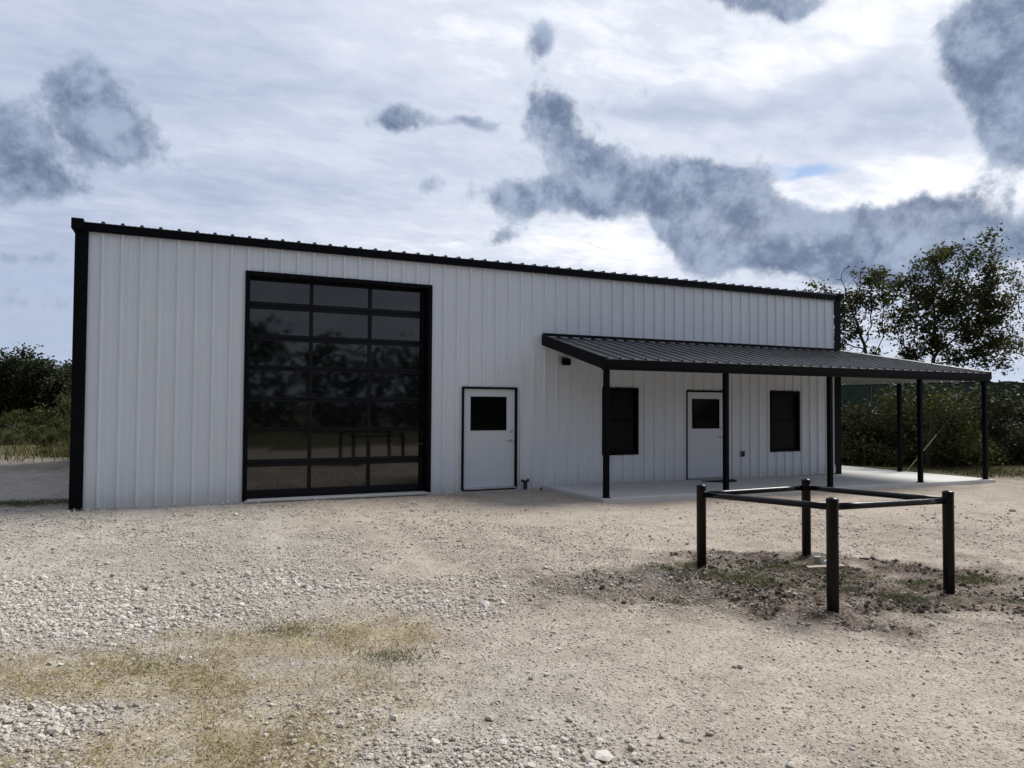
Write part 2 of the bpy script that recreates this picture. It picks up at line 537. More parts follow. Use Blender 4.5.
gx = axis(-900, -2.5, 11.5, 1000, .036)
gy = axis(-700, -13.0, -4.5, 1000, .036)
GX, GY = np.meshgrid(gx, gy)
fx, fy = GX.ravel(), GY.ravel()
mk, gs, gt = masks(fx, fy)
gz = height(fx, fy, mk)
nx, ny = len(gx), len(gy)
ii = np.arange((nx)*(ny)).reshape(ny, nx)
faces = np.stack([ii[:-1, :-1], ii[:-1, 1:], ii[1:, 1:], ii[1:, :-1]], -1).reshape(-1, 4)
ground = np_mesh('ground', np.stack([fx, fy, gz], 1), faces, M_GROUND, smooth=True, attrs=mk)
tag(ground, 'pale crushed limestone yard running out to rough grass', 'ground', kind='structure')

# concrete porch slab (L-shaped, falls a little to the right)
sb = MB()
def slab_piece(x0, x1, y0, y1):
    i = len(sb.v)
    for z in (-.3, 1):
        for (x, y) in ((x0, y0), (x1, y0), (x1, y1), (x0, y1)):
            sb.v.append((x, y, slab_z(x) if z == 1 else -.3))
    for a in ((3, 2, 1, 0), (4, 5, 6, 7), (0, 1, 5, 4), (1, 2, 6, 5), (2, 3, 7, 6), (3, 0, 4, 7)):
        sb.f.append(tuple(i+k for k in a))
slab_piece(SLAB_X0, 12.29, SLAB_Y, -.035)
slab_piece(12.298, 15.39, SLAB_Y, -.035)
slab_piece(15.398, 18.60, SLAB_Y, -.035)
slab_piece(18.608, SLAB_X1, SLAB_Y, 2.0)
slab_piece(18.608, SLAB_X1, 2.008, 11.3)
slab = sb.build('porch_slab', M_CONC)
tag(slab, 'smooth grey concrete slab under the porch roof', 'concrete slab', kind='structure')

# ------------------------------------------------------------------ metal building
W, D, H = 18.57, 12.2, 4.90
RIB0, RS = -.266*.3048 + .3048, .3048       # first rib at about 0.386 m
ribx = [1.266*RS+RS*k for k in range(0, 60)]
bld = thing('metal_building', 'white ribbed metal building with black trim and a lean-to porch', 'building', (0, 0, 0))


def profile(a0, a1, ribs, hgt=.038):
    """(position, height) pairs of a ribbed sheet between a0 and a1"""
    p = []
    for r in ribs:
        p += [(r-.038, 0), (r-.018, hgt), (r+.018, hgt), (r+.038, 0)]
        for q in (.105, .195):
            p += [(r+q-.014, 0), (r+q-.006, .0045), (r+q+.006, .0045), (r+q+.014, 0)]
    p = [q for q in p if a0 < q[0] < a1]
    return [(a0, 0)]+p+[(a1, 0)]


def ph(pr, x):
    xs = [q[0] for q in pr]; hs = [q[1] for q in pr]
    return float(np.interp(x, xs, hs))


def rec(x, z, d=.30):
    k = (d-CAM[1])/(-CAM[1])
    return CAM[0]+(x-CAM[0])*k, CAM[2]+(z-CAM[2])*k


GAR = (2.77, 6.51, 0.0, 4.365)
MAN = (7.205, 8.52, 0.0, 2.231)
PDR = (13.195, 14.50, 0.0, 2.24)
WINS = [(10.73, 11.765, .67, 2.272), (16.00, 17.045, .64, 2.265)]
openings = [GAR, MAN, PDR]+WINS


def front_sheet():
    mb = MB()
    pr = profile(.155, W-.19, ribx)
    xs = sorted(set([q[0] for q in pr]+[e for o in openings for e in (o[0]+.03, o[1]-.03)]))
    zs = sorted(set([-.02, H]+[e for o in openings for e in (o[2]+.03 if o[2] > 0 else -.02, o[3]-.03)]))
    for a, b in zip(xs, xs[1:]):
        ya, yb = -ph(pr, a), -ph(pr, b)
        for c, d in zip(zs, zs[1:]):
            mx, mz = (a+b)/2, (c+d)/2
            if any(o[0]+.02 < mx < o[1]-.02 and (o[2] <= 0 or mz > o[2]+.02) and mz < o[3]-.02 for o in openings): continue
            mb.quad((a, ya, c), (b, yb, c), (b, yb, d), (a, ya, d))
    return mb


front_sheet().build('wall_panel', M_WALL, bld)


def side_top(y): return H+.055*min(y, D-y)


def side_sheet(xw, sgn):
    mb = MB()
    pr = profile(.15, D-.15, [.3+RS*k for k in range(0, 39)])
    for (a, ha), (b, hb) in zip(pr, pr[1:]):
        mb.quad((xw+sgn*ha, a, -.02), (xw+sgn*hb, b, -.02), (xw+sgn*hb, b, side_top(b)), (xw+sgn*ha, a, side_top(a)))
    return mb


side_sheet(0.0, -1).build('wall_panel', M_WALL, bld)
side_sheet(W, 1).build('wall_panel', M_WALL, bld)
mb = MB()
pr = profile(.155, W-.19, ribx)
for (a, ha), (b, hb) in zip(pr, pr[1:]):
    mb.quad((a, D+ha, -.02), (b, D+hb, -.02), (b, D+hb, H), (a, D+ha, H))
mb.build('wall_panel', M_WALL, bld)

# exposed edge of the foundation
mb = MB(); mb.box(-.03, 9.12, -.012, .03, -.3, -.022); mb.box(-.04, .0, .032, D, -.3, -.024)
mb.build('foundation_edge', M_CONC, bld)

# corner trims (L-shaped)
for (xa, xb, xs_) in ((-.045, .165, -1), (W-.20, W+.045, 1)):
    for (yy0, yy1, fr) in ((-.045, .16, 1), (D-.16, D+.045, 0)):
        mb = MB()
        if fr: mb.box(xa, xb, -.045, -.034, -.03, 4.84, .003)
        else: mb.box(xa, xb, D+.034, D+.045, -.03, 4.84, .003)
        if xs_ < 0: mb.box(-.045, -.034, yy0+.012 if fr else yy0, yy1 if fr else yy1-.012, -.03, 4.84, .003)
        else: mb.box(W+.034, W+.045, yy0+.012 if fr else yy0, yy1 if fr else yy1-.012, -.03, 4.84, .003)
        mb.build('corner_trim', M_BLACK, bld)

# roof: two ribbed slopes
SL = .055
rp = profile(-.09, W+.09, [r for r in ribx], .036)
mb = MB()
ridge = D/2
for (a, ha), (b, hb) in zip(rp, rp[1:]):
    z0 = 4.985; z1 = z0+SL*(ridge+.085)
    mb.quad((a, -.085, z0+ha), (b, -.085, z0+hb), (b, ridge, z1+hb), (a, ridge, z1+ha))
    mb.quad((a, ridge, z1+ha), (b, ridge, z1+hb), (b, D+.085, z0+hb), (a, D+.085, z0+ha))
    mb.quad((a, -.085, z0-.012), (b, -.085, z0-.012), (b, -.085, z0+hb), (a, -.085, z0+ha))
roof = mb.build('roof', M_ROOF, bld)
mb = MB(); zr = 4.985+SL*(ridge+.085)+.04
mb.quad((-.1, ridge-.2, zr-.012), (W+.1, ridge-.2, zr-.012), (W+.1, ridge, zr+.01), (-.1, ridge, zr+.01))
mb.quad((-.1, ridge+.2, zr-.012), (W+.1, ridge+.2, zr-.012), (W+.1, ridge, zr+.01), (-.1, ridge, zr+.01))
mb.build('ridge_cap', M_BLACK, roof)
# eave trims, front and back: a face with a small drip edge
for yy, sg in ((0, -1), (D, 1)):
    mb = MB()
    y0, y1 = sorted((yy+sg*.05, yy+sg*.075))
    mb.box(-.06, W+.06, y0, y1, 4.835, 4.972, .004)
    y0, y1 = sorted((yy+sg*.048, yy+sg*.092)); mb.box(-.06, W+.06, y0, y1, 4.822, 4.834, .002)
    mb.build('eave_trim', M_BLACK, bld)
for xx, sg in ((0, -1), (W, 1)):
    mb = MB()
    for (ya, yb) in ((-.11, ridge), (ridge, D+.11)):
        za = 4.985+SL*(min(ya+.085, D+.085-ya)); zb = 4.985+SL*(min(yb+.085, D+.085-yb))
        i = len(mb.v)
        x0, x1 = sorted((xx+sg*.10, xx-sg*.085))
        for (y, z) in ((ya, za), (yb, zb)):
            mb.v += [(x0, y, z-.13), (x1, y, z-.13), (x1, y, z+.050), (x0, y, z+.050)]
        mb.f += [(i, i+1, i+2, i+3), (i+7, i+6, i+5, i+4)]+[(i+k, i+4+k, i+4+(k+1) % 4, i+(k+1) % 4) for k in range(4)]
    mb.build('rake_trim', M_BLACK, bld)

# ---- overhead glazed door
def frame_trim(mb, o, wdt, y0, y1, sill=False):
    x0, x1, z0, z1 = o
    mb.box(x0, x0+wdt, y0, y1, z0, z1-wdt, .004); mb.box(x1-wdt, x1, y0, y1, z0, z1-wdt, .004)
    mb.box(x0, x1, y0+.001, y1, z1-wdt, z1, .004)
    if sill: mb.box(x0+wdt, x1-wdt, y0+.002, y1, z0, z0+wdt, .004)


mb = MB(); DG = .26
frame_trim(mb, GAR, .085, -.046, -.004)
x0, x1, z0, z1 = GAR
mb.box(x0+.045, x0+.08, -.003, DG+.08, 0, z1-.05); mb.box(x1-.08, x1-.045, -.003, DG+.08, 0, z1-.05)
mb.box(x0+.081, x1-.081, -.003, DG+.08, z1-.085, z1-.05)
gf = mb.build('garage_door_frame', M_BLACK, bld)
gd = MB()
pane_x = [(2.857, 3.973), (4.042, 5.143), (5.217, 6.305)]
pane_z = [(3.79, 4.19), (3.17, 3.65), (2.575, 3.045), (1.97, 2.465), (1.377, 1.868), (.77, 1.295), (.19, .63)]
px_ = [(rec(a, 1, DG)[0], rec(b, 1, DG)[0]) for a, b in pane_x]
pz_ = [(rec(1, a, DG)[1], rec(1, b, DG)[1]) for a, b in pane_z]
dx0, dx1 = x0+.082, x1-.082
zt, zb = z1-.087, .012
# rails (one per section joint, split by a thin shadow gap) and stiles
edges = [zt]+[v for a, b in pz_ for v in (b, a)]+[zb]
for k in range(0, len(edges), 2):
    hi, lo = edges[k], edges[k+1]
    if 0 < k < len(edges)-2:
        mid = (hi+lo)/2
        gd.box(dx0, dx1, DG-.025, DG+.03, mid+.003, hi, .004); gd.box(dx0, dx1, DG-.025, DG+.03, lo, mid-.003, .004)
    else:
        gd.box(dx0, dx1, DG-.025, DG+.03, lo, hi, .004)
for a, b in ((dx0, px_[0][0]), (px_[0][1], px_[1][0]), (px_[1][1], px_[2][0]), (px_[2][1], dx1)):
    for lo, hi in pz_:
        gd.box(a, b, DG-.022, DG+.028, lo-.001, hi+.001)
gdo = gd.build('garage_door', M_SECT, bld)
tag(gdo, 'black overhead door of dark glass panes')
rp_ = random.Random(3)
for lo, hi in pz_:
    for a, b in px_:
        mb = MB(); t1, t2 = rp_.uniform(-.0012, .0012), rp_.uniform(-.0012, .0012)
        mb.quad((a-.004, DG+t1, lo-.004), (b+.004, DG-t1, lo-.004), (b+.004, DG+t2, hi+.004), (a-.004, DG-t2+.001, hi+.004))
        mb.build('window_pane', M_GLASS, gdo)
mb = MB(); hx, hz = rec(6.32, 1.02, DG)
mb.box(hx-.07, hx+.0, DG-.06, DG-.026, hz-.012, hz+.012, .004); mb.build('door_handle', M_STEEL, gdo)
mb = MB(); mb.box(x0+.05, x1-.05, -.10, .20, -.03, .006, .004); mb.build('door_sill', M_CONC, bld)


# ---- walk doors
def walk_door(o, gl, base, knob_x, sill_mat):
    x0, x1, z0, z1 = o
    mb = MB(); w = .042
    mb.box(x0, x0+w, -.05, .09, base, z1-w, .003); mb.box(x1-w, x1, -.05, .09, base, z1-w, .003); mb.box(x0, x1, -.051, .09, z1-w, z1, .003)
    leaf = MB()
    a, b, c, d = x0+w+.004, x1-w-.004, base+.035, z1-w-.004
    g0, g1, h0, h1 = gl
    ly0, ly1 = .004, .05
    leaf.box(a, g0, ly0, ly1, c, d, .002); leaf.box(g1, b, ly0, ly1, c, d, .002)
    leaf.box(g0, g1, ly0, ly1, c, h0); leaf.box(g0, g1, ly0, ly1, h1, d)
    dr = leaf.build('door', M_DOOR, bld)
    mb.build('door_frame', M_BLACK, dr)
    lt = MB(); frame_trim(lt, (g0-.012, g1+.012, h0-.012, h1+.012), .03, -.008, .003, True); lt.build('glazing_bead', M_BLACK, dr)
    p = MB(); p.quad((g0+.004, .012, h0+.004), (g1-.004, .012, h0+.004), (g1-.004, .012, h1-.004), (g0+.004, .012, h1-.004)); p.build('window_pane', M_DGLASS, dr)
    k = MB()
    k.tube([(knob_x, -.022, 1.245+base), (knob_x, .004, 1.245+base)], [.028, .031], 14); k.smooth = False
    k.build('deadbolt', M_STEEL, dr)
    k = MB()
    k.tube([(knob_x, -.012, 1.04+base), (knob_x, .004, 1.04+base)], .031, 14)
    k.tube([(knob_x, -.012, 1.04+base), (knob_x, -.055, 1.04+base)], .012, 10)
    k.tube([(knob_x+.01, -.05, 1.04+base), (knob_x-.06, -.055, 1.042+base), (knob_x-.12, -.05, 1.036+base)], [.013, .011, .009], 10)
    k.build('door_handle', M_STEEL, dr)
    for hz in (.25, 1.1, 1.95):
        k2 = MB(); k2.tube([(x0+w, -.004, base+hz-.05), (x0+w, -.004, base+hz+.05)], .008, 8); k2.build('hinge', M_STEEL, dr)
    s = MB(); s.box(x0+w, x1-w, -.09, .06, base+.002, base+.03, .006); s.build('threshold', sill_mat, dr)
    s = MB(); s.box(x0+w+.01, x1-w-.01, .055, .07, base, z1-w); s.build('door_stop', M_BLACK, dr)
    return dr


walk_door(MAN, (7.425, 8.258, 1.292, 2.009), .012, 8.386, M_ALU)
walk_door(PDR, (13.42, 14.273, 1.285, 2.012), .012, 14.36, M_ALU)


# ---- windows
def window(o):
    x0, x1, z0, z1 = o
    f = MB(); w = .055
    frame_trim(f, o, w, -.05, .0, True)
    f.box(x0+.03, x0+.052, .002, .10, z0+.03, z1-.03); f.box(x1-.052, x1-.03, .002, .10, z0+.03, z1-.03)
    f.box(x0+.053, x1-.053, .002, .10, z1-.052, z1-.03); f.box(x0+.053, x1-.053, .002, .10, z0+.03, z0+.052)
    wn = f.build('window', M_BLACK, bld)
    zm = (z0+z1)/2
    for (a, b, yy) in ((zm-.002, z1-.054, .05), (z0+.054, zm+.03, .03)):
        s = MB(); frame_trim(s, (x0+.054, x1-.054, a, b), .038, yy-.015, yy+.015, True); s.build('sash', M_BLACK, wn)
        p = MB(); p.quad((x0+.085, yy+.002, a+.03), (x1-.085, yy-.001, a+.03), (x1-.085, yy-.001, b-.03), (x0+.085, yy+.002, b-.03)); p.build('window_pane', M_SCREEN, wn)


for o in WINS: window(o)

# wall lamp and power outlet
mb = MB(); mb.box(9.64, 9.80, -.055, -.034, 2.76, 2.93, .006); mb.box(9.625, 9.815, -.17, -.0552, 2.775, 2.915, .012); mb.box(9.64, 9.80, -.165, -.06, 2.757, 2.7749, .002)
mb.build('wall_lamp', M_BLACK, bld)
mb = MB(); mb.box(14.97, 15.09, -.05, -.003, .535, .685, .008)
ol = mb.build('power_outlet', M_GREY, bld)
mb = MB(); mb.box(14.985, 15.075, -.075, -.0502, .55, .67, .012); mb.build('outlet_cover', M_DARK, ol)

# ---- porch roof: hipped lean-to wrapping the right-hand corner
EZ, WZ = 2.755, 3.40            # roof plane at eave and at wall
PX0, PY, PX1 = 9.14, -2.60, 21.22
HX = W+.02
YB = 10.9                        # back end of the side porch
run = -PY


def fz(y): return WZ+(EZ-WZ)*(y/PY)


EZS = 2.56                        # the side slope comes down a little lower


def gz_(x): return WZ+(EZS-WZ)*((x-HX)/(PX1-HX))


def porch_sheets(off, mat, name, hgt, parent):
    mb = MB()
    pr = profile(PX0+.01, PX1, [r for r in [1.266*RS+RS*k for k in range(0, 75)]], hgt)
    for (a, ha), (b, hb) in zip(pr, pr[1:]):
        def yback(x): return -.05 if x <= HX else PY*((x-HX)/(PX1-HX))-.0
        ya, yb = min(yback(a), -.05), min(yback(b), -.05)
        mb.quad((a, PY, EZ+ha+off), (b, PY, EZ+hb+off), (b, yb, fz(yb)+hb+off), (a, ya, fz(ya)+ha+off))
    pr = profile(PY, YB, [PY+.15+RS*k for k in range(0, 45)], hgt)
    for (a, ha), (b, hb) in zip(pr, pr[1:]):
        def xin(y): return HX+.05 if y >= 0 else HX+(PX1-HX)*(y/PY)
        xa, xb = max(xin(a), HX+.05), max(xin(b), HX+.05)
        mb.quad((PX1, a, EZS+ha+off), (PX1, b, EZS+hb+off), (xb, b, gz_(xb)+hb+off), (xa, a, gz_(xa)+ha+off))
    return mb.build(name, mat, parent)


pro = porch_sheets(0, M_ROOF, 'porch_roof', .034, bld)
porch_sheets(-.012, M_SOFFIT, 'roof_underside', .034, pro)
# hip cap
mb = MB()
for sg in (0, 1):
    p0 = (HX, -.045, WZ+.045); p1 = (PX1+.01, PY-.01, EZ+.048)
    if sg: q0 = (HX-.12, -.06, WZ+.028); q1 = (PX1-.12, PY-.01, EZ+.036)
    else: q0 = (HX+.06, .03, WZ+.018); q1 = (PX1+.01, PY+.02, EZS+.02)
    mb.quad(p0, p1, q1, q0)
mb.build('hip_cap', M_ROOF, pro)
# flashing where the roof meets the wall
mb = MB(); mb.box(PX0+.0, W-.21, -.062, -.047, WZ+.012, WZ+.075, .003); mb.build('wall_flashing', M_BLACK, pro)
# front and side fascia beams
mb = MB(); mb.box(PX0+.05, PX1-.03, PY+.01, PY+.16, 2.545, EZ-.016, .006); mb.box(PX0+.045, PX1+.01, PY-.012, PY+.008, 2.60, EZ-.003, .003)
mb.build('fascia_beam', M_BLACK, pro)
mb = MB(); mb.box(PX1-.009, PX1+.012, PY+.01, YB, EZS-.03, EZS-.002, .003)
mb.build('edge_trim', M_BLACK, pro)
# sloped rake beam at the left end
mb = MB(); i = 0
for (xa, xb, yo) in ((PX0-.02, PX0+.045, 0),):
    mb.v += [(xa, -.046, WZ-.20), (xb, -.046, WZ-.20), (xb, -.046, WZ+.035), (xa, -.046, WZ+.035),
             (xa, PY-.01, EZ-.205), (xb, PY-.01, EZ-.205), (xb, PY-.01, EZ+.035), (xa, PY-.01, EZ+.035)]
    mb.f += [(0, 1, 2, 3), (7, 6, 5, 4)]+[(k, 4+k, 4+(k+1) % 4, (k+1) % 4) for k in range(4)]
mb.build('rake_beam', M_BLACK, pro)
# purlins under the sheets
for q in (.3, .62):
    mb = MB(); y = PY*(1-q)-.0; z = fz(y)
    mb.box(PX0+.06, 19.2, y-.03, y+.03, z-.13, z-.018); mb.build('purlin', M_SOFFIT, pro)
# posts
def post(x, y):
    mb = MB(); z = slab_z(x)
    mb.box(x-.052, x+.052, y-.052, y+.052, z+.009, 2.545, .010)
    p = mb.build('porch_post', M_POST, bld)
    b_ = MB(); b_.box(x-.075, x+.075, y-.075, y+.075, z+.001, z+.0088, .002); b_.build('base_plate', M_POST, p)


for x in (9.29, 12.31, 15.41, 18.55, 21.13): post(x, -2.47)
for y in (.02, 3.0, 5.75, 8.75): post(21.10, y)

# ------------------------------------------------------------------ things by the wall
sp = thing('pipe_stub', 'short dark twin pipe stub at the wall foot beside the metal door', 'pipe', (8.68, -.13, 0))
o_ = sp.location
mb = MB()
for (xx, hh) in ((8.655, .165), (8.705, .175)):
    mb.tube([(xx, -.13, -.03), (xx, -.13, hh)], .022, 10)
mb.build('pipe', M_DARK, sp, o_)
mb = MB(); mb.tube([(8.72, -.13, .150), (8.77-.02, -.135, .175), (8.745, -.14, .205)], [.03, .03, .024], 10); mb.build('spout', M_DARK, sp, o_)
mb = MB(); mb.tube([(8.64, -.13, .150), (8.605, -.135, .165), (8.585, -.14, .19)], [.028, .028, .022], 10); mb.build('spout', M_DARK, sp, o_)
mb = MB(); mb.tube([(8.63, -.13, .155), (8.73, -.13, .155)], .026, 10); mb.build('elbow', M_DARK, sp, o_)

mx, my = 13.85, -.62
mat_ = thing('doormat', 'dark doormat lying on the slab before the porch door', 'mat', (mx, my, slab_z(mx)))
mb = MB()
n = 28
prof = [(math.cos(math.pi*k/n)*.50, -math.sin(math.pi*k/n)*.44) for k in range(n+1)]
top = [(mx+a, my+.22+b, slab_z(mx)+.016) for a, b in prof]; bot = [(mx+a*1.02, my+.22+b*1.02, slab_z(mx)+.001) for a, b in prof]
mb.v = top+bot; k = n+1
mb.f = [tuple(range(k))]+[(j, j+1, k+j+1, k+j) for j in range(n)]+[(n, 0, k, k+n)]
mb.build('mat_body', M_RUBBER, mat_, mat_.location)
mb = MB(); mb.tube([(mx+a*.93, my+.215+b*.93, slab_z(mx)+.018) for a, b in prof], .008, 6); mb.build('mat_rim', M_RUBBER, mat_, mat_.location)

# ------------------------------------------------------------------ pipe barrier round the well spot
bar = thing('pipe_barrier', 'square black pipe barrier with four capped posts on dark soil', 'barrier', (7.75, -9.0, 0))
o_ = bar.location
P4 = [(6.94, -8.13, .945, .825), (8.57, -8.13, .95, .835), (8.62, -9.92, .99, .885), (6.93, -9.96, 1.005, .915)]
RP = .054
for (x, y, hh, rz) in P4:
    mb = MB()
    mb.tube([(x, y, -.25), (x, y, hh-.03)], RP, 24, False)
    p = mb.build('post', M_PIPE, bar, o_, True)
    mb = MB()
    pts = [(x, y, hh-.034), (x, y, hh-.0295), (x, y, hh-.02), (x, y, hh-.010), (x, y, hh-.003), (x, y, hh)]
    mb.tube(pts, [RP+.004, RP+.004, RP+.001, RP*.82, RP*.5, .004], 24)
    mb.build('post_cap', M_PIPE, p, o_, True)
for k in range(4):
    a, b = P4[k], P4[(k+1) % 4]
    va = Vector((a[0], a[1], a[3])); vb = Vector((b[0], b[1], b[3])); d = (vb-va).normalized()
    mb = MB(); mb.tube([va+d*(RP-.006), va+d*(RP+.3), vb-d*(RP+.3), vb-d*(RP-.006)], .032, 18)
    rl = mb.build('rail', M_PIPE, bar, o_, True)
    for v_, s_ in ((va, 1), (vb, -1)):
        w_ = MB(); w_.tube([v_+d*s_*(RP-.008), v_+d*s_*(RP+.004), v_+d*s_*(RP+.012)], [.040, .038, .0325], 18)
        w_.build('weld_bead', M_PIPE, rl, o_, True)

gh = lambda x, y: float(height(np.array([x]), np.array([y]))[0])
wp = thing('riser_pipe', 'small grey riser pipe with a white fitting inside the barrier', 'pipe', (8.35, -8.50, gh(8.35, -8.5)))
o_ = wp.location; z = o_.z
mb = MB(); mb.tube([(8.35, -8.5, z-.1), (8.35, -8.5, z+.10)], .036, 14); mb.tube([(8.35, -8.5, z+.075), (8.35, -8.5, z+.105)], .043, 14); mb.build('pipe', M_GALV, wp, o_)
mb = MB(); mb.tube([(8.45, -8.56, z-.02), (8.45, -8.56, z+.05), (8.45, -8.56, z+.065)], [.05, .05, .03], 14); mb.build('fitting', M_DOOR, wp, o_)
bd = MB(); c0 = Vector((8.08, -8.60, gh(8.08, -8.6)+.02)); c1 = Vector((8.44, -8.80, gh(8.44, -8.80)+.012))
d = (c1-c0).normalized(); nrm = Vector((-d.y, d.x, 0)).normalized(); up = Vector((0, 0, 1))
i = 0
bd.v = [tuple(p+nrm*sx*.045+up*zz) for p in (c0, c1) for (sx, zz) in ((-1, -.03), (1, -.03), (1, .02), (-1, .02))]
bd.f = [(0, 1, 2, 3), (7, 6, 5, 4)]+[(k, 4+k, 4+(k+1) % 4, (k+1) % 4) for k in range(4)]
tag(bd.build('wooden_board', M_TIMBER), 'pale board lying on the soil inside the pipe barrier', 'board')

# guy wire with its yellow guard
def at(px, py, depth):
    d_ = F_+R_*(px-512)/FPX-U_*(py-384)/FPX
    return Vector(CAM+d_*depth)


g0 = at(903.5, 471.0, 21.9); g0.z = gh(g0.x, g0.y)
g2 = at(978, 384, 24.0); gm = g0+(g2-g0)*.42
gw = thing('guy_wire', 'taut guy wire with yellow guard slanting up beyond the porch', 'guy wire', tuple(g0))
mb = MB(); mb.tube([g0-(gm-g0)*.05, gm], .014, 8); mb.build('wire_guard', M_GUY, gw, g0)
g3 = g0+(g2-g0)*2.6
mb = MB(); mb.tube([gm-(gm-g0)*.02, g3], .006, 6); mb.build('wire', M_WIRE, gw, g0)

# ------------------------------------------------------------------ gravel, clods, blades
rng = np.random.default_rng(11)
ICO = None
def ico():
    t = (1+5**.5)/2
    v = np.array([(-1, t, 0), (1, t, 0), (-1, -t, 0), (1, -t, 0), (0, -1, t), (0, 1, t), (0, -1, -t), (0, 1, -t), (t, 0, -1), (t, 0, 1), (-t, 0, -1), (-t, 0, 1)], float)
    v /= np.linalg.norm(v[0])
    f = np.array([(0, 11, 5), (0, 5, 1), (0, 1, 7), (0, 7, 10), (0, 10, 11), (1, 5, 9), (5, 11, 4), (11, 10, 2), (10, 7, 6), (7, 1, 8), (3, 9, 4), (3, 4, 2), (3, 2, 6), (3, 6, 8), (3, 8, 9), (4, 9, 5), (2, 4, 11), (6, 2, 10), (8, 6, 7), (9, 8, 1)])
    return v, f


IV, IF = ico()


def rocks(name, x, y, r, mat, rnd, flat=.6, sink=.25, extra=None):
    n = len(x)
    z = height(x, y)
    v = np.repeat(IV[None], n, 0)
    v = v*(1+rng.normal(0, .16, (n, 12, 1)))
    v = np.sign(v)*np.abs(v)**.85
    sc = np.stack([r*rng.uniform(.75, 1.35, n), r*rng.uniform(.75, 1.2, n), r*flat*rng.uniform(.7, 1.25, n)], 1)
    v = v*sc[:, None, :]
    a = rng.uniform(0, 2*np.pi, n); b = rng.normal(0, .35, n)
    cb, sb_ = np.cos(b)[:, None], np.sin(b)[:, None]
    X = v[:, :, 0]*cb-v[:, :, 2]*sb_; Z = v[:, :, 0]*sb_+v[:, :, 2]*cb; Y = v[:, :, 1]
    ca, sa = np.cos(a)[:, None], np.sin(a)[:, None]
    X, Y = X*ca-Y*sa, X*sa+Y*ca
    X += x[:, None]; Y += y[:, None]; Z += (z+r*flat*(1-2*sink))[:, None]
    V = np.stack([X, Y, Z], -1).reshape(-1, 3)
    Fc = (IF[None]+12*np.arange(n)[:, None, None]).reshape(-1, 3)
    return np_mesh(name, V, Fc, mat, np.repeat(rnd, 12))


def scatter(n, s0, s1, t0, t1, tpow=1.0):
    t = t0+(t1-t0)*rng.random(n)**tpow
    w = rng.uniform(-1, 1, n)
    s = w*(.76*t+.6)
    p = CAM[:2][None]+RT2[None]*s[:, None]+FW2[None]*t[:, None]
    return p[:, 0], p[:, 1], s, t


x, y, s, t = scatter(430000, 0, 0, 2.6, 15.5, 1.3)
mk2, _, _ = masks(x, y)
inb = ((y > -.05) & (x > -.1) & (x < 18.7)) | ((y > SLAB_Y-.03) & (x > SLAB_X0-.05) & (x < SLAB_X1+.05))
dens = .055+.95*mk2['coarse']+.30*sstep(6, 7.5, t)*sstep(3.0, .5, s)*sstep(14, 11, t)*(fbm(x*.7, y*.7, 53, 4) > .42)+.10*(fbm(x*.8, y*.8, 51, 4) > .52)-.16*mk2['track']-.10*mk2['grass']-.01*mk2['soil']
dens = np.clip(dens, .02, 1)*np.clip(t/6.5, .45, 1)
keep = (rng.random(len(x)) < dens) & ~inb
x, y, t = x[keep], y[keep], t[keep]
co = mk2['coarse'][keep]
r = np.exp(rng.normal(math.log(.0054), .50, len(x)))*(1+.45*co)*(1+.06*np.clip(t-6, 0, 8))
r = np.clip(r, .004, .05)
big = rng.random(len(x)) < .004
r[big] *= 1.7
rn = np.clip(rng.normal(.68, .20, len(x))+.12*co, 0, 1)
tag(rocks('gravel', x, y, r, M_STONE, rn, .62), 'loose pale limestone gravel over the yard', 'gravel', kind='stuff')

x, y, s, t = scatter(95000, 0, 0, 5.2, 11.0, 1.0)
mk3, _, _ = masks(x, y)
keep = rng.random(len(x)) < sstep(.35, .9, mk3['soil'])*(.12+.8*sstep(.44, .6, fbm(x*1.8, y*1.8, 61, 4)))*.75
x, y = x[keep], y[keep]
r = np.clip(np.exp(rng.normal(math.log(.0080), .6, len(x))), .004, .032)
tag(rocks('soil_clods', x, y, r, M_CLOD, np.clip(rng.normal(.45, .25, len(x)), 0, 1), .75), 'broken dark soil clods around the pipe barrier', 'soil', kind='stuff')


def blades(name, x, y, hgt, wid, lean, mat, rnd, z=None, curl=.5):
    n = len(x)
    if z is None: z = height(x, y)
    a = rng.uniform(0, 2*np.pi, n); la = rng.uniform(0, 2*np.pi, n)
    w = np.stack([np.cos(a), np.sin(a), np.zeros(n)], 1)*wid[:, None]
    L = np.stack([np.cos(la)*lean, np.sin(la)*lean, np.ones(n)], 1); L /= np.linalg.norm(L, axis=1)[:, None]
    b = np.stack([x, y, z-.005], 1)
    m1 = b+L*hgt[:, None]*.55
    L2 = L.copy(); L2[:, :2] += np.stack([np.cos(la), np.sin(la)], 1)*(curl*rng.random(n))[:, None]; L2 /= np.linalg.norm(L2, axis=1)[:, None]
    tp = m1+L2*hgt[:, None]*.5
    V = np.stack([b-w, b+w, m1+w*.7, m1-w*.7, tp], 1).reshape(-1, 3)
    k = 5*np.arange(n)[:, None]
    f3 = np.concatenate([k+np.array([[0, 1, 2]]), k+np.array([[0, 2, 3]]), k+np.array([[3, 2, 4]])])
    return np_mesh(name, V, f3, mat, np.repeat(rnd, 5))


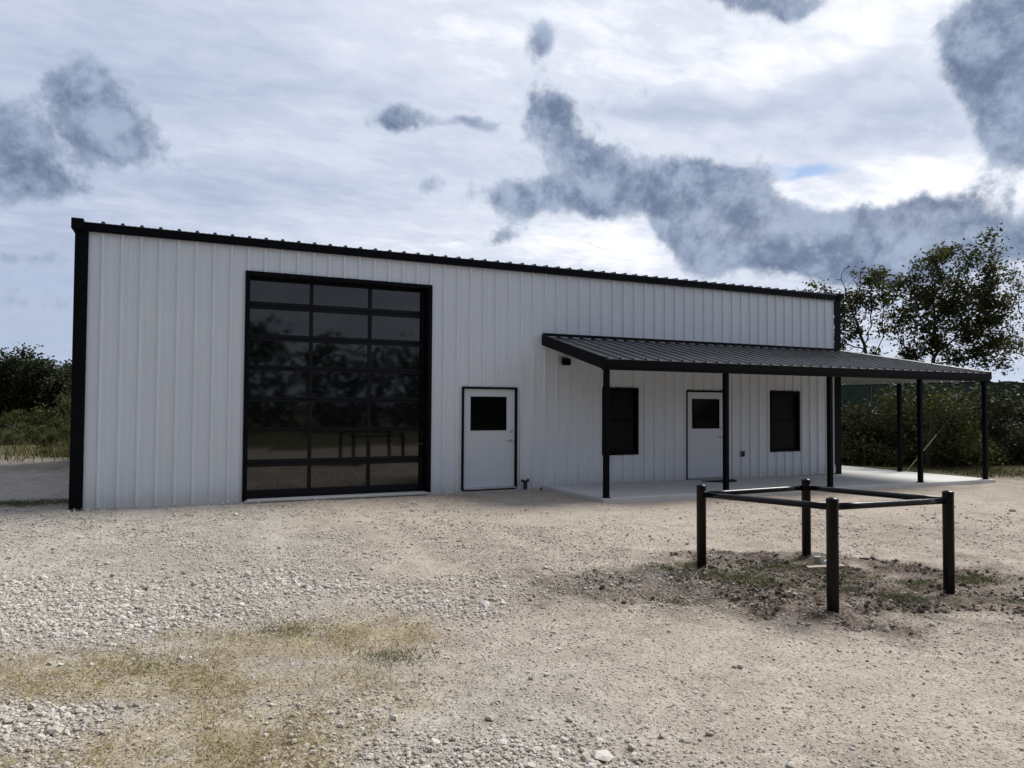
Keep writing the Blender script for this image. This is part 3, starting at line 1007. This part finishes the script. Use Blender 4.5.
x, y, s, t = scatter(150000, 0, 0, 2.8, 7.6, 1.0)
mk4, _, _ = masks(x, y)
keep = (rng.random(len(x)) < mk4['grass']**1.4*(.16+.75*sstep(.42, .62, fbm(x*3.0, y*3.0, 71, 4)))) & (s < 1.2)
x, y = x[keep], y[keep]; n = len(x)
tag(blades('dry_grass', x, y, rng.uniform(.025, .085, n), rng.uniform(.0016, .0038, n), rng.uniform(.6, 2.4, n), M_STRAW, np.clip(rng.normal(.5, .25, n), 0, 1)),
    'patch of dry straw-coloured grass in the foreground gravel', 'grass', kind='stuff')
# small green weeds
cl = [(-1.75, 6.05, .55, .30), (-.85, 5.4, .35, .42), (-2.6, 5.2, .5, .18), (-8.9, 13.6, 1.0, .9), (-8.0, 13.9, .7, 1.2), (3.0, 8.55, .5, .8), (3.9, 7.35, .32, 1), (2.6, 7.75, .5, .9), (2.2, 8.1, .5, .7), (3.6, 8.1, .6, .5), (2.45, 7.95, .22, .9), (3.75, 7.45, .2, .9), (2.05, 8.55, .16, 1.0), (5.0, 8.2, .28, .9), (1.75, 8.35, .25, .8), (2.1, 8.7, .2, .7), (4.3, 7.9, .3, .6), (5.1, 8.3, .45, .9), (3.35, 7.6, .3, .9), (1.55, 7.05, .2, .5), (4.9, 7.2, .2, .6)]
xs, ys = [], []
for (s_, t_, r_, k_) in cl:
    n = int(520*k_*(r_/.25)**1.7)
    q = rng.normal(0, r_*.45, (n, 2)); q[:, 1] *= .6
    p = CAM[:2][None]+RT2[None]*(s_+q[:, :1])+FW2[None]*(t_+q[:, 1:])
    xs.append(p[:, 0]); ys.append(p[:, 1])
x = np.concatenate(xs); y = np.concatenate(ys); n = len(x)
tag(blades('green_weeds', x, y, rng.uniform(.015, .065, n), rng.uniform(.002, .0045, n), rng.uniform(.4, 1.8, n), M_WEED, np.clip(rng.normal(.4, .25, n), 0, 1)),
    'low green weeds sprouting from the soil and gravel', 'weeds', kind='stuff')


def view_area(n, x0, x1, t0, t1, pw=1.0):
    px = rng.uniform(x0, x1, n); t = t0+(t1-t0)*rng.random(n)**pw
    s = (px-512)/FPX*t
    p = CAM[:2][None]+RT2[None]*s[:, None]+FW2[None]*t[:, None]
    return p[:, 0], p[:, 1]


xa, ya = view_area(32000, -60, 140, 22.5, 52); xb, yb = view_area(16000, 810, 1110, 20.5, 31)
x = np.concatenate([xa, xb]); y = np.concatenate([ya, yb])
mk5, _, _ = masks(x, y)
keep = (rng.random(len(x)) < mk5['veg']*(.12+1.1*sstep(.42, .6, fbm(x*.6, y*.6, 81, 4)))) & ~((x > 18) & (x < 22) & (y < 11.8))
x, y = x[keep], y[keep]; n = len(x)
tag(blades('meadow_grass', x, y, np.where(x < 8, rng.uniform(.12, .50, n), rng.uniform(.04, .18, n)), rng.uniform(.008, .02, n), rng.uniform(.1, .8, n), M_MEADOW, np.clip(rng.normal(.45, .28, n), 0, 1)),
    'rough uncut grass at the edge of the trees', 'grass', kind='stuff')


# ------------------------------------------------------------------ trees
def leaves(c, size, rg, droop=.3):
    n = len(c)
    d = rg.normal(0, 1, (n, 3)); d[:, 2] = d[:, 2]*.6-droop; d /= np.linalg.norm(d, axis=1)[:, None]
    u = np.cross(d, rg.normal(0, 1, (n, 3))); u /= np.linalg.norm(u, axis=1)[:, None]
    L = (size*rg.uniform(.6, 1.3, n))[:, None]
    V = np.stack([c-d*L*.5, c+u*L*.30-d*L*.02, c+d*L*.55, c-u*L*.30-d*L*.02], 1).reshape(-1, 3)
    Fc = (np.arange(4)[None]+4*np.arange(n)[:, None])
    return V, Fc


def colonise(roots, att, step, infl, kill, rg, maxit=120, tropism=.12):
    """space colonisation; returns node positions and parents"""
    pos = [np.array(r, float) for r in roots]; par = [k-1 for k in range(len(roots))]
    att = att.copy()
    for it in range(maxit):
        if len(att) == 0: break
        P = np.array(pos)
        dd = ((att[:, None, :]-P[None])**2).sum(-1)
        near = dd.argmin(1); dm = np.sqrt(dd.min(1))
        ok = dm < infl
        if not ok.any():
            infl *= 1.3; continue
        new = 0
        for k in np.unique(near[ok]):
            v = att[ok & (near == k)]-P[k]
            v = (v/np.linalg.norm(v, axis=1)[:, None]).mean(0)+rg.normal(0, .16, 3); v[2] += tropism
            v /= np.linalg.norm(v)+1e-9
            q = P[k]+v*step
            if ((P-q)**2).sum(1).min() < (step*.35)**2: continue
            pos.append(q); par.append(int(k)); new += 1
        P = np.array(pos)
        dd = ((att[:, None, :]-P[None])**2).sum(-1).min(1)
        att = att[dd > kill**2]
        if new == 0: break
    return np.array(pos), np.array(par)


def skeleton_tubes(pos, par, tip, expo, nside=6, maxr=1.0):
    n = len(pos); r = np.zeros(n)
    kids = [[] for _ in range(n)]
    for k in range(n):
        if par[k] >= 0: kids[par[k]].append(k)
    acc = np.zeros(n)
    for k in range(n-1, -1, -1):
        acc[k] = max(acc[k], tip**expo)
        if par[k] >= 0: acc[par[k]] += acc[k]
    r = np.minimum(acc**(1/expo), maxr)
    mb = MB()
    done = set()
    stack = [(0, None)]
    while stack:
        k, fr = stack.pop()
        chain = [] if fr is None else [fr]
        while True:
            chain.append(k)
            ks = sorted(kids[k], key=lambda q: -acc[q])
            if not ks: break
            for q in ks[1:]: stack.append((q, k))
            k = ks[0]
        if len(chain) > 1:
            rs = [r[c] for c in chain]
            if fr is not None: rs[0] = min(rs[0], rs[1]*1.25)
            mb.tube([pos[c] for c in chain], rs, nside if rs[1] > .03 else 4, False)
    return mb, r, kids


def blob_points(blobs, n, rg, shell=.35):
    w = np.array([b[3]*b[4]*b[5] for b in blobs]); w = w/w.sum()
    k = rg.choice(len(blobs), n, p=w)
    B = np.array(blobs)[k]
    d = rg.normal(0, 1, (n, 3)); d /= np.linalg.norm(d, axis=1)[:, None]
    rr = (shell+(1-shell)*rg.random(n))**.6
    return B[:, :3]+d*B[:, 3:6]*rr[:, None]


def make_tree(name, label, cat, loc, rz, roots, blobs, natt, step, nleaf, lsize, mat, bark, seed, group=None, tip=.007, expo=2.25, spread=.22, bare=0.0, maxr=.4, droop=.3, leafmask=None):
    rg = np.random.default_rng(seed)
    att = blob_points(blobs, natt, rg)
    pos, par = colonise(roots, att, step, step*6, step*1.6, rg)
    mb, r, kids = skeleton_tubes(pos, par, tip, expo, 7, maxr)
    root = thing(name, label, cat, loc, rz, group)
    mb.build('trunk', bark, root, (0, 0, 0), True)
    tips = np.array([k for k in range(len(pos)) if r[k] < tip*2.6 and k > len(roots)])
    clump = rg.random(len(tips))
    tips = tips[clump > bare]
    if leafmask is not None:
        tips = tips[[rg.random() < leafmask(pos[k]) for k in tips]]
    wt = rg.gamma(1.4, 1.0, len(tips)); wt /= wt.sum()
    pick = rg.choice(len(tips), nleaf, p=wt)
    c = pos[tips[pick]]+rg.normal(0, spread, (nleaf, 3))*np.array([1, 1, .8])
    V, Fc = leaves(c, lsize, rg, droop)
    ctone = rg.normal(0, .16, len(tips))
    rn = np.clip(rg.normal(.42, .20, nleaf)+ctone[pick], 0, 1)
    np_mesh('crown', V, Fc, mat, np.repeat(rn, 4), root)
    return root


def copy_tree(o, loc, rz, sc, label=None, group=None):
    c = o.copy(); col.objects.link(c); c.location = loc; c.rotation_euler = (0, 0, rz); c.scale = (sc[0], sc[0], sc[1])
    if label: c['label'] = label
    if group: c['group'] = group
    for ch in list(o.children):
        d_ = ch.copy(); col.objects.link(d_); d_.parent = c
    return c


def gpos(px, depth, dz=-.1):
    s_ = (px-512)/FPX*depth
    x_, y_ = st(s_, depth)
    return (x_, y_, gh(x_, y_)+dz)


def pxb(px0, depth, blist):
    """crown lobes measured off the trunk's foot: metres sideways, deep, up"""
    k = depth/FPX
    return [((px-px0)*k, dp, 1.82+(407-py)*k+.15, rx*k, dpr, ry*k) for (px, py, rx, ry, dp, dpr) in blist]


TR = -YAW
d_ = 28.0
bl = pxb(930, d_, [(950, 262, 22, 20, .3, 1.0), (925, 282, 24, 22, 0, 1.2), (982, 252, 18, 20, -.2, .9), (955, 298, 32, 26, .2, 1.4), (995, 298, 22, 24, .1, 1.0), (915, 318, 20, 20, .4, 1.0),
                   (940, 335, 26, 20, .1, 1.2), (980, 335, 28, 18, -.3, 1.1), (918, 352, 20, 14, .3, .8), (960, 362, 24, 10, 0, .9), (995, 358, 16, 12, -.4, .8), (1008, 325, 12, 16, .2, .7), (900, 290, 10, 12, 0, .6)])
k_ = d_/FPX
make_tree('oak_tree', 'largest tree rising behind the right end of the porch roof', 'tree', gpos(930, d_), TR,
          [(0, 0, -.3), (.05, 0, .6), (.0, .05, 1.3), (-.05, .0, 2.0), (0, .0, 2.7), (.02, 0, 3.2)], bl, 1000, .24, 15500, .135, M_LEAF, M_BARK, 5, tip=.0090, expo=2.1, spread=.19, bare=.24, maxr=.27)
d_ = 30.0
bl = pxb(868, d_, [(862, 275, 24, 14, 0, .9), (885, 270, 16, 14, .2, .8), (840, 300, 20, 22, 0, .9), (846, 325, 15, 34, .2, .9), (812, 288, 18, 8, .1, .8), (872, 300, 20, 18, 0, .8), (858, 322, 12, 30, 0, .7), (880, 340, 12, 22, .1, .6)])
make_tree('slender_tree', 'half bare slender tree just right of the building corner', 'tree', gpos(868, d_), TR,
          [(0, 0, -.3), (.05, 0, .8), (.0, .0, 1.7), (.08, .0, 2.5), (.02, 0, 3.1)], bl, 600, .24, 4300, .14, M_LEAF, M_BARKD, 8, tip=.0115, expo=2.05, spread=.20, bare=.35, maxr=.20,
          leafmask=lambda p: .25 if p[2] > 6.6 else (1.0 if p[0] < -.2 else .45))
d_ = 26.0
bl = pxb(1050, d_, [(1030, 280, 26, 24, 0, 1.0), (1045, 320, 34, 30, 0, 1.2), (1022, 345, 20, 20, .2, .8), (1070, 290, 30, 30, 0, 1.0)])
make_tree('twiggy_tree', 'thin twiggy tree cut off by the right edge of the photo', 'tree', gpos(1050, d_), TR,
          [(0, 0, -.3), (.05, 0, .8), (-.05, .0, 1.7), (.0, .0, 2.4)], bl, 520, .22, 3000, .10, M_LEAFO, M_BARKD, 12, tip=.007, expo=2.1, spread=.16, bare=.3, maxr=.13)
# a tree over the thicket seen under the porch roof, with forked bare limbs
d_ = 23.4
bl = pxb(928, d_, [(935, 395, 30, 14, 0, .8), (975, 400, 22, 16, .2, .8), (905, 400, 22, 16, 0, .8), (950, 415, 30, 12, .1, .8)])
make_tree('forked_tree', 'low forked tree standing in the thicket between the porch posts', 'tree', gpos(928, 23.4), TR,
          [(0, 0, -.3), (.0, 0, .4), (.02, .0, .8)], bl, 200, .2, 2000, .12, M_LEAFO, M_BARK, 15, tip=.017, expo=2.0, spread=.2, bare=.2, maxr=.15)

# left-hand wood
protos = []
for k, (h_, w_, sd) in enumerate(((5.9, 1.9, 21), (5.6, 1.5, 22), (4.9, 2.3, 23))):
    rg = np.random.default_rng(sd)
    bl = []
    for q in range(11):
        zz = rg.uniform(.22, .92)*h_; rr = w_*(1-.55*abs(zz/h_-.5)*2)*.5
        bl.append((rg.normal(0, w_*.33), rg.normal(0, w_*.33), zz, rr*.8+.3, rr*.8+.3, rr*.65+.25))
    lo = gpos((18, 52, 34)[k], (50, 49, 53)[k])
    lab = ('tall round-topped dark tree at the far left edge of the wood', 'dark ragged tree nearest the building in the left wood', 'dark tree massed among others in the wood left of the building')[k]
    protos.append(make_tree('dark_tree', lab, 'tree', lo, rg.uniform(0, 6), [(0, 0, -.3), (.05, 0, .5), (0, .05, 1.0), (.0, 0, 1.5)], bl, 420, .34, 6500, .22, M_LEAFD, M_BARKD, sd+10,
                            'dark trees of the wood left of the building', tip=.012, expo=2.1, spread=.30, bare=.05, maxr=.2))
rr_ = random.Random(4)
for px, dp, pk, sc in ((-12, 50, 1, .95), (2, 53, 2, .9), (66, 52, 0, .82), (74, 50, 2, .78), (40, 55, 1, .95), (88, 53, 0, .9), (-34, 52, 0, .9), (108, 52, 1, .9), (128, 54, 2, .9), (26, 57, 1, .9), (58, 58, 2, .95), (8, 58, 0, .85)):
    copy_tree(protos[pk], gpos(px, dp), rr_.uniform(0, 6.28), (sc*rr_.uniform(.9, 1.1), sc*rr_.uniform(.92, 1.05)),
              'dark tree massed among others in the wood left of the building')


def make_shrub(name, label, loc, mat, seed, R, Hh, nleaf, lsize, group):
    rg = np.random.default_rng(seed)
    root = thing(name, label, 'shrub', loc, rg.uniform(0, 6), group)
    nc = 34
    c = rg.normal(0, 1, (nc, 3)); c /= np.linalg.norm(c, axis=1)[:, None]
    c = c*(rg.random(nc)**.4)[:, None]*np.array([R, R, Hh*.5])+np.array([0, 0, Hh*.52])
    c[:, 2] = np.abs(c[:, 2])
    mb = MB()
    for q in range(nc):
        b0 = rg.normal(0, .08, 2); p1 = c[q]*np.array([.45, .45, .5])+rg.normal(0, .08, 3)
        mb.tube([(b0[0], b0[1], -.1), tuple(p1), tuple(c[q])], [.022, .014, .006], 5, False)
    mb.build('stems', M_BARKD, root, (0, 0, 0), True)
    pick = rg.integers(0, nc, nleaf)
    sg = rg.uniform(.12, .26, nc)*R
    pts = c[pick]+rg.normal(0, 1, (nleaf, 3))*sg[pick][:, None]*np.array([1, 1, .75])
    pts[:, 2] = np.maximum(pts[:, 2], .03)
    V, Fc = leaves(pts, lsize, rg, .2)
    tone = rg.normal(0, .18, nc)
    rn = np.clip(rg.normal(.42, .2, nleaf)+tone[pick], 0, 1)
    np_mesh('foliage', V, Fc, mat, np.repeat(rn, 4), root)
    return root


GS = 'shrubs of the thicket beyond the porch'
sh = [make_shrub('thicket_shrub', 'shrub massed among others in the thicket beyond the porch', gpos(878, 26), M_LEAFO, 31, 1.15, 2.5, 4200, .13, GS),
      make_shrub('thicket_shrub', 'low spreading pale olive bush beneath the slanting guy wire', gpos(950, 23.6), M_LEAFO, 32, 1.1, 1.3, 3200, .12, GS),
      make_shrub('thicket_shrub', 'shrub massed among others in the thicket beyond the porch', gpos(1000, 27), M_LEAFD, 33, 1.5, 2.7, 5200, .15, GS),
      make_shrub('thicket_shrub', 'dense dark bush behind the corner porch post', gpos(978, 26), M_LEAFD, 34, 1.3, 2.4, 5000, .14, GS)]
LS = 'shrub massed among others in the thicket beyond the porch'
rr_ = random.Random(9)
for px, dp, k, sc in ((846, 27.5, 2, .9), (862, 29, 2, 1.0), (900, 28, 3, 1.15), (918, 29, 2, .95), (940, 29, 2, 1.0), (955, 28, 2, .95), (1022, 27, 2, .95), (1045, 28, 3, 1.2), (1010, 24.5, 3, .75), (1035, 25, 3, .7), (888, 24.6, 1, .7),
                      (858, 25.5, 1, 1.0), (912, 25, 0, .7), (985, 24, 1, .7), (1062, 26, 2, .9), (830, 29, 2, 1.0), (870, 33, 2, 1.2), (905, 34, 3, 1.4), (945, 34, 2, 1.2), (985, 33, 3, 1.4), (1025, 33, 2, 1.15), (925, 26.5, 3, .9), (1080, 29, 2, 1.1), (965, 31, 2, 1.1), (890, 31, 2, 1.25), (1005, 30, 3, 1.4)):
    copy_tree(sh[k], gpos(px, dp), rr_.uniform(0, 6.28), (sc*rr_.uniform(.9, 1.15), min(sc, 1.0)*rr_.uniform(.68, .88)), LS)
lb = make_shrub('field_bush', 'sunlit yellow-green bush beside the left building corner', gpos(67, 38), M_LEAFO, 41, 1.0, 2.3, 3000, .15, 'bushes in the field left of the building')
make_shrub('field_bush', 'small bright bush alone in the field at left', gpos(46, 42), M_LEAFO, 42, .5, 1.1, 1200, .13, 'bushes in the field left of the building')
for px, dp, sc in ((58, 36, .55), (80, 40, .9), (74, 33, .45), (-20, 42, .6), (22, 46, .6), (8, 45, .55), (36, 47, .6), (60, 46, .7), (12, 29, .3), (33, 30, .36), (52, 28, .3), (-8, 31, .4), (66, 30, .42), (26, 34, .4), (44, 33, .34)):
    copy_tree(lb, gpos(px, dp), rr_.uniform(0, 6.28), (sc, sc), 'low scrub bush in front of the dark wood at left')
mb = MB()
br = [gpos(px, 33.5, dz) for px, dz in ((5, .75), (14, .55), (22, .35), (31, .10), (42, .05))]
mb.tube(br, [.02, .035, .04, .05, .03], 7); mb.tube([br[1], gpos(18, 33.8, .9)], [.025, .008], 6); mb.tube([br[3], gpos(36, 33.2, .35), gpos(41, 33.2, .5)], [.03, .015, .006], 6)
tag(mb.build('fallen_branch', M_BARKD), 'bare fallen branch lying in the grass field at left', 'branch')

# wood on the far side of the yard, behind the viewpoint (mirrored in the glass)
rg = np.random.default_rng(77)
cc = []
for k in range(100):
    sx = rg.uniform(-50, 50); tt = rg.uniform(-19, -10)-abs(sx)*.05
    if k >= 62: sx = rg.uniform(42, 60); tt = rg.uniform(-22, 16)
    x_, y_ = st(sx, tt); hh = rg.uniform(5.2, 7.6)
    for q in range(26):
        zz = rg.uniform(.3, hh); ww = 2.4*(1-.5*abs(zz/hh-.45)*2)
        cc.append((x_+rg.normal(0, ww*.6), y_+rg.normal(0, ww*.6), zz))
cc = np.array(cc); pick = rg.integers(0, len(cc), 60000)
V, Fc = leaves(cc[pick]+rg.normal(0, .55, (60000, 3)), .55, rg, .2)
V[:, 2] = np.maximum(V[:, 2], .0)
tag(np_mesh('woodland', V, Fc, M_LEAFD, np.repeat(np.clip(rg.normal(.4, .2, 60000), 0, 1), 4)), 'dark wood across the yard mirrored in the glass door', 'wood', kind='stuff')

# far wooded hills
hx = np.linspace(-700, 900, 420); hy = np.linspace(0, 1, 26)
S, Q = np.meshgrid(hx, hy)
T = 260+Q*160
ridge_h = 11.0+4.5*(fbm(S*.006, S*0+3.1, 91, 4)-.5)*2+2.0*sstep(120, 260, S)
hz = ridge_h*np.sin(np.clip(Q*1.25, 0, 1)*np.pi/2)**.8*1.0+(fbm(S*.12, T*.12, 93, 4)-.4)*4.0*sstep(0, .2, Q)+Q*3-1.0
PX = CAM[0]+RT2[0]*S+FW2[0]*T; PYY = CAM[1]+RT2[1]*S+FW2[1]*T
ii = np.arange(S.size).reshape(S.shape)
fc = np.stack([ii[:-1, :-1], ii[:-1, 1:], ii[1:, 1:], ii[1:, :-1]], -1).reshape(-1, 4)
tag(np_mesh('hills', np.stack([PX.ravel(), PYY.ravel(), hz.ravel()], 1), fc, hill_mat(), smooth=False), 'low wooded hills on the horizon', 'hills', kind='structure')

# ------------------------------------------------------------------ sky and sun
SUN_AZ, SUN_EL = rad(79), rad(47)
world = bpy.data.worlds.new('World'); scene.world = world; world.use_nodes = True
nt = NT(world.node_tree)
bg = nt.n['Background']
tcn = nt.node('ShaderNodeTexCoord')
vec = tcn.outputs['Generated']
sepn = nt.node('ShaderNodeSeparateXYZ'); nt.l.new(vec, sepn.inputs[0])
az = nt.math('ARCTAN2', sepn.outputs[0], sepn.outputs[1])
el = nt.math('ARCSINE', nt.math('MINIMUM', nt.math('MAXIMUM', sepn.outputs[2], -1.0), 1.0))
sky = nt.node('ShaderNodeTexSky'); sky.sky_type = 'NISHITA'; sky.sun_disc = False
sky.sun_elevation = SUN_EL; sky.sun_rotation = SUN_AZ
# cloud-deck coordinates: the direction carried up to a flat layer
zz = nt.math('ADD', nt.math('MAXIMUM', sepn.outputs[2], 0.0), .10)
comb = nt.node('ShaderNodeCombineXYZ')
nt.l.new(nt.math('DIVIDE', sepn.outputs[0], zz), comb.inputs[0]); nt.l.new(nt.math('DIVIDE', sepn.outputs[1], zz), comb.inputs[1])
mp = nt.node('ShaderNodeMapping'); nt.l.new(comb.outputs[0], mp.inputs[0]); mp.inputs['Rotation'].default_value = (0, 0, rad(-62)); mp.inputs['Scale'].default_value = (1.0, 1.75, 1)
streak = nt.noise(mp.outputs[0], 1.3, 5, .60, .25)
ripple = nt.noise(mp.outputs[0], 6.0, 4, .62, .3)
broad = nt.noise(comb.outputs[0], .55, 2, .5)
wn_ = nt.node('ShaderNodeTexNoise'); wn_.inputs['Scale'].default_value = 6.5; wn_.inputs['Detail'].default_value = 2.5; wn_.inputs['Roughness'].default_value = .6
nt.l.new(vec, wn_.inputs['Vector'])
ws = nt.node('ShaderNodeSeparateXYZ'); nt.l.new(wn_.outputs['Color'], ws.inputs[0])
azw = nt.math('ADD', az, nt.math('MULTIPLY', nt.math('SUBTRACT', ws.outputs[0], .5), .10))
elw = nt.math('ADD', el, nt.math('MULTIPLY', nt.math('SUBTRACT', ws.outputs[1], .5), .08))


def vec2(A, E):
    c_ = nt.node('ShaderNodeCombineXYZ'); nt.l.new(A, c_.inputs[0]); nt.l.new(E, c_.inputs[1])
    return c_.outputs[0]


P_AE = vec2(az, el); P_W = vec2(azw, elw)


def gauss(lst, P):
    """sum of soft lobes placed by azimuth and elevation"""
    tot = 0.0
    for (px, py, rx, ry, amp) in lst:
        a0, e0 = azel(px, py)
        ma = nt.node('ShaderNodeVectorMath', operation='MULTIPLY_ADD'); nt.l.new(P, ma.inputs[0])
        ma.inputs[1].default_value = (FPX/rx, FPX/ry, 0); ma.inputs[2].default_value = (-a0*FPX/rx, -e0*FPX/ry, 0)
        dt = nt.node('ShaderNodeVectorMath', operation='DOT_PRODUCT'); nt.l.new(ma.outputs[0], dt.inputs[0]); nt.l.new(ma.outputs[0], dt.inputs[1])
        tot = nt.math('MULTIPLY_ADD', nt.math('POWER', 1/math.e, dt.outputs['Value']), amp, tot)
    return tot


cum = [(548, 124, 36, 30, 1.5), (585, 165, 44, 36, 1.4), (600, 195, 44, 24, 1.1), (520, 207, 42, 20, 1.5),
       (690, 182, 48, 34, 1.5), (660, 212, 34, 24, 1.1), (738, 208, 58, 34, 1.4), (700, 248, 42, 24, 1.1), (762, 258, 58, 26, 1.2), (805, 232, 48, 24, 1.0), (865, 240, 60, 28, 1.25), (935, 228, 54, 28, 1.25), (1000, 238, 60, 30, 1.2), (890, 268, 76, 18, .9),
       (975, 40, 44, 52, 1.6), (1010, 110, 40, 36, 1.2), (1022, 152, 30, 18, .9), (800, 0, 40, 18, 1.3), (735, 0, 36, 12, .9),
       (98, 98, 38, 34, 1.4), (138, 145, 34, 38, 1.3), (5, 135, 40, 36, 1.2), (35, 190, 56, 24, 1.1),
       (388, 124, 40, 20, 1.35), (465, 130, 36, 11, 1.0), (438, 192, 20, 18, .95), (533, 42, 24, 26, 1.05), (500, 246, 28, 14, 1.1), (1085, 40, 60, 90, 1.0), (20, 262, 80, 16, 1.0), (50, 305, 90, 16, .75), (10, 335, 60, 10, .5), (590, 118, 40, 16, .4), (840, 150, 90, 16, .42), (620, 95, 80, 12, .42)]
sun_off = nt.node('ShaderNodeVectorMath', operation='ADD'); nt.l.new(vec, sun_off.inputs[0]); sun_off.inputs[1].default_value = (.009, .002, .020)
billow2 = nt.noise(sun_off.outputs[0], 10.0, 7, .64, .10)
billow1 = nt.noise(vec, 10.0, 7, .64, .10)
fray = nt.noise(vec, 45.0, 4, .65)
cf = nt.math('ADD', gauss(cum, P_W), nt.math('ADD', nt.math('MULTIPLY', nt.math('SUBTRACT', billow1, .52), 2.9), nt.math('MULTIPLY', nt.math('SUBTRACT', fray, .5), .80)))
cf = nt.math('ADD', cf, nt.math('MULTIPLY', nt.smooth(broad, .58, .9), .15))
cmask = nt.smooth(cf, .26, 1.02)
relief = nt.math('MULTIPLY', nt.math('SUBTRACT', billow1, billow2), 5.5)
core = nt.smooth(cf, .42, 1.25)
glow = gauss([(830, 70, 260, 170, .54), (560, 60, 260, 130, .30), (570, 250, 220, 36, .65), (930, 195, 150, 40, .7), (250, 145, 120, 18, .35), (400, 40, 160, 80, .2)], P_AE)
dim = gauss([(0, 300, 170, 60, .62), (60, 30, 220, 60, .12), (250, 190, 170, 25, .22), (720, 105, 190, 16, .45), (880, 130, 120, 26, .35), (230, 80, 200, 50, .15)], P_W)
vb = nt.math('ADD', nt.math('MULTIPLY', glow, .52), nt.math('SUBTRACT', nt.math('ADD', nt.math('MULTIPLY', nt.math('SUBTRACT', streak, .5), .85), nt.math('MULTIPLY', nt.math('SUBTRACT', ripple, .5), .60)), dim))
veil = nt.ramp(nt.math('ADD', vb, .32, clamp=True), [(0.0, lin(150, 161, 182)), (.3, lin(170, 178, 195)), (.6, lin(190, 195, 207)), (1.0, lin(240, 240, 241))])
gap = nt.math('MULTIPLY', nt.smooth(nt.math('ADD', gauss([(800, 168, 46, 9, .9), (10, 345, 90, 14, .45), (50, 285, 80, 26, .38), (740, 172, 30, 8, .3)], P_W), nt.math('MULTIPLY', nt.math('SUBTRACT', streak, .5), .9)), .25, .75), .85)
skyc = nt.mix(1.0, sky.outputs[0], (.085, .085, .085, 1), 'MULTIPLY')
skyc = nt.mix(.45, skyc, lin(108, 146, 196))
base = nt.mix(gap, veil, skyc)
edge = nt.mix(nt.math('MULTIPLY', glow, .8, clamp=True), lin(160, 172, 191), lin(230, 232, 237))
corec = nt.mix(nt.smooth(relief, -.75, .85), lin(82, 97, 123), lin(138, 151, 172))
cloudc = nt.mix(core, edge, corec)
allc = nt.mix(nt.math('MULTIPLY', cmask, .94), base, cloudc)
# towards the horizon the deck thins into pale air; below it, earth colour
allc = nt.mix(nt.math('MULTIPLY', nt.math('SUBTRACT', 1.0, nt.smooth(el, .0, .09)), .35), allc, lin(170, 184, 202))
allc = nt.mix(nt.smooth(sepn.outputs[2], -.02, -.004), (.08, .075, .06, 1), allc)
# side of the sky away from the hidden sun is darker overcast
away = nt.node('ShaderNodeVectorMath', operation='DOT_PRODUCT'); nt.l.new(vec, away.inputs[0]); away.inputs[1].default_value = (math.sin(rad(50)), math.cos(rad(50)), 0)
dk = nt.smooth(away.outputs['Value'], -.6, .35)
dkc = nt.node('ShaderNodeCombineXYZ')
dv = nt.math('ADD', nt.math('MULTIPLY', dk, .42), .58)
for k in range(3): nt.l.new(dv, dkc.inputs[k])
allc = nt.mix(1.0, allc, dkc.outputs[0], 'MULTIPLY')
allc = nt.mix(1.0, allc, (10, 10, 10, 1), 'MULTIPLY')
nt.l.new(allc, bg.inputs['Color'])
bg.inputs['Strength'].default_value = .1

sd = bpy.data.lights.new('sun', 'SUN'); sun = bpy.data.objects.new('sun', sd); col.objects.link(sun)
sd.energy = 3.2; sd.angle = rad(24); sd.color = (1.0, .965, .91)
dvec = Vector((math.sin(SUN_AZ)*math.cos(SUN_EL), math.cos(SUN_AZ)*math.cos(SUN_EL), math.sin(SUN_EL)))
sun.rotation_euler = dvec.to_track_quat('Z', 'Y').to_euler()

scene.view_settings.view_transform = 'Standard'
scene.view_settings.look = 'None'
scene.view_settings.exposure = 0.56
scene.view_settings.gamma = 1.0
scene.cycles.use_denoising = True
scene.cycles.max_bounces = 5
world.cycles.sampling_method = 'MANUAL'
world.cycles.sample_map_resolution = 512
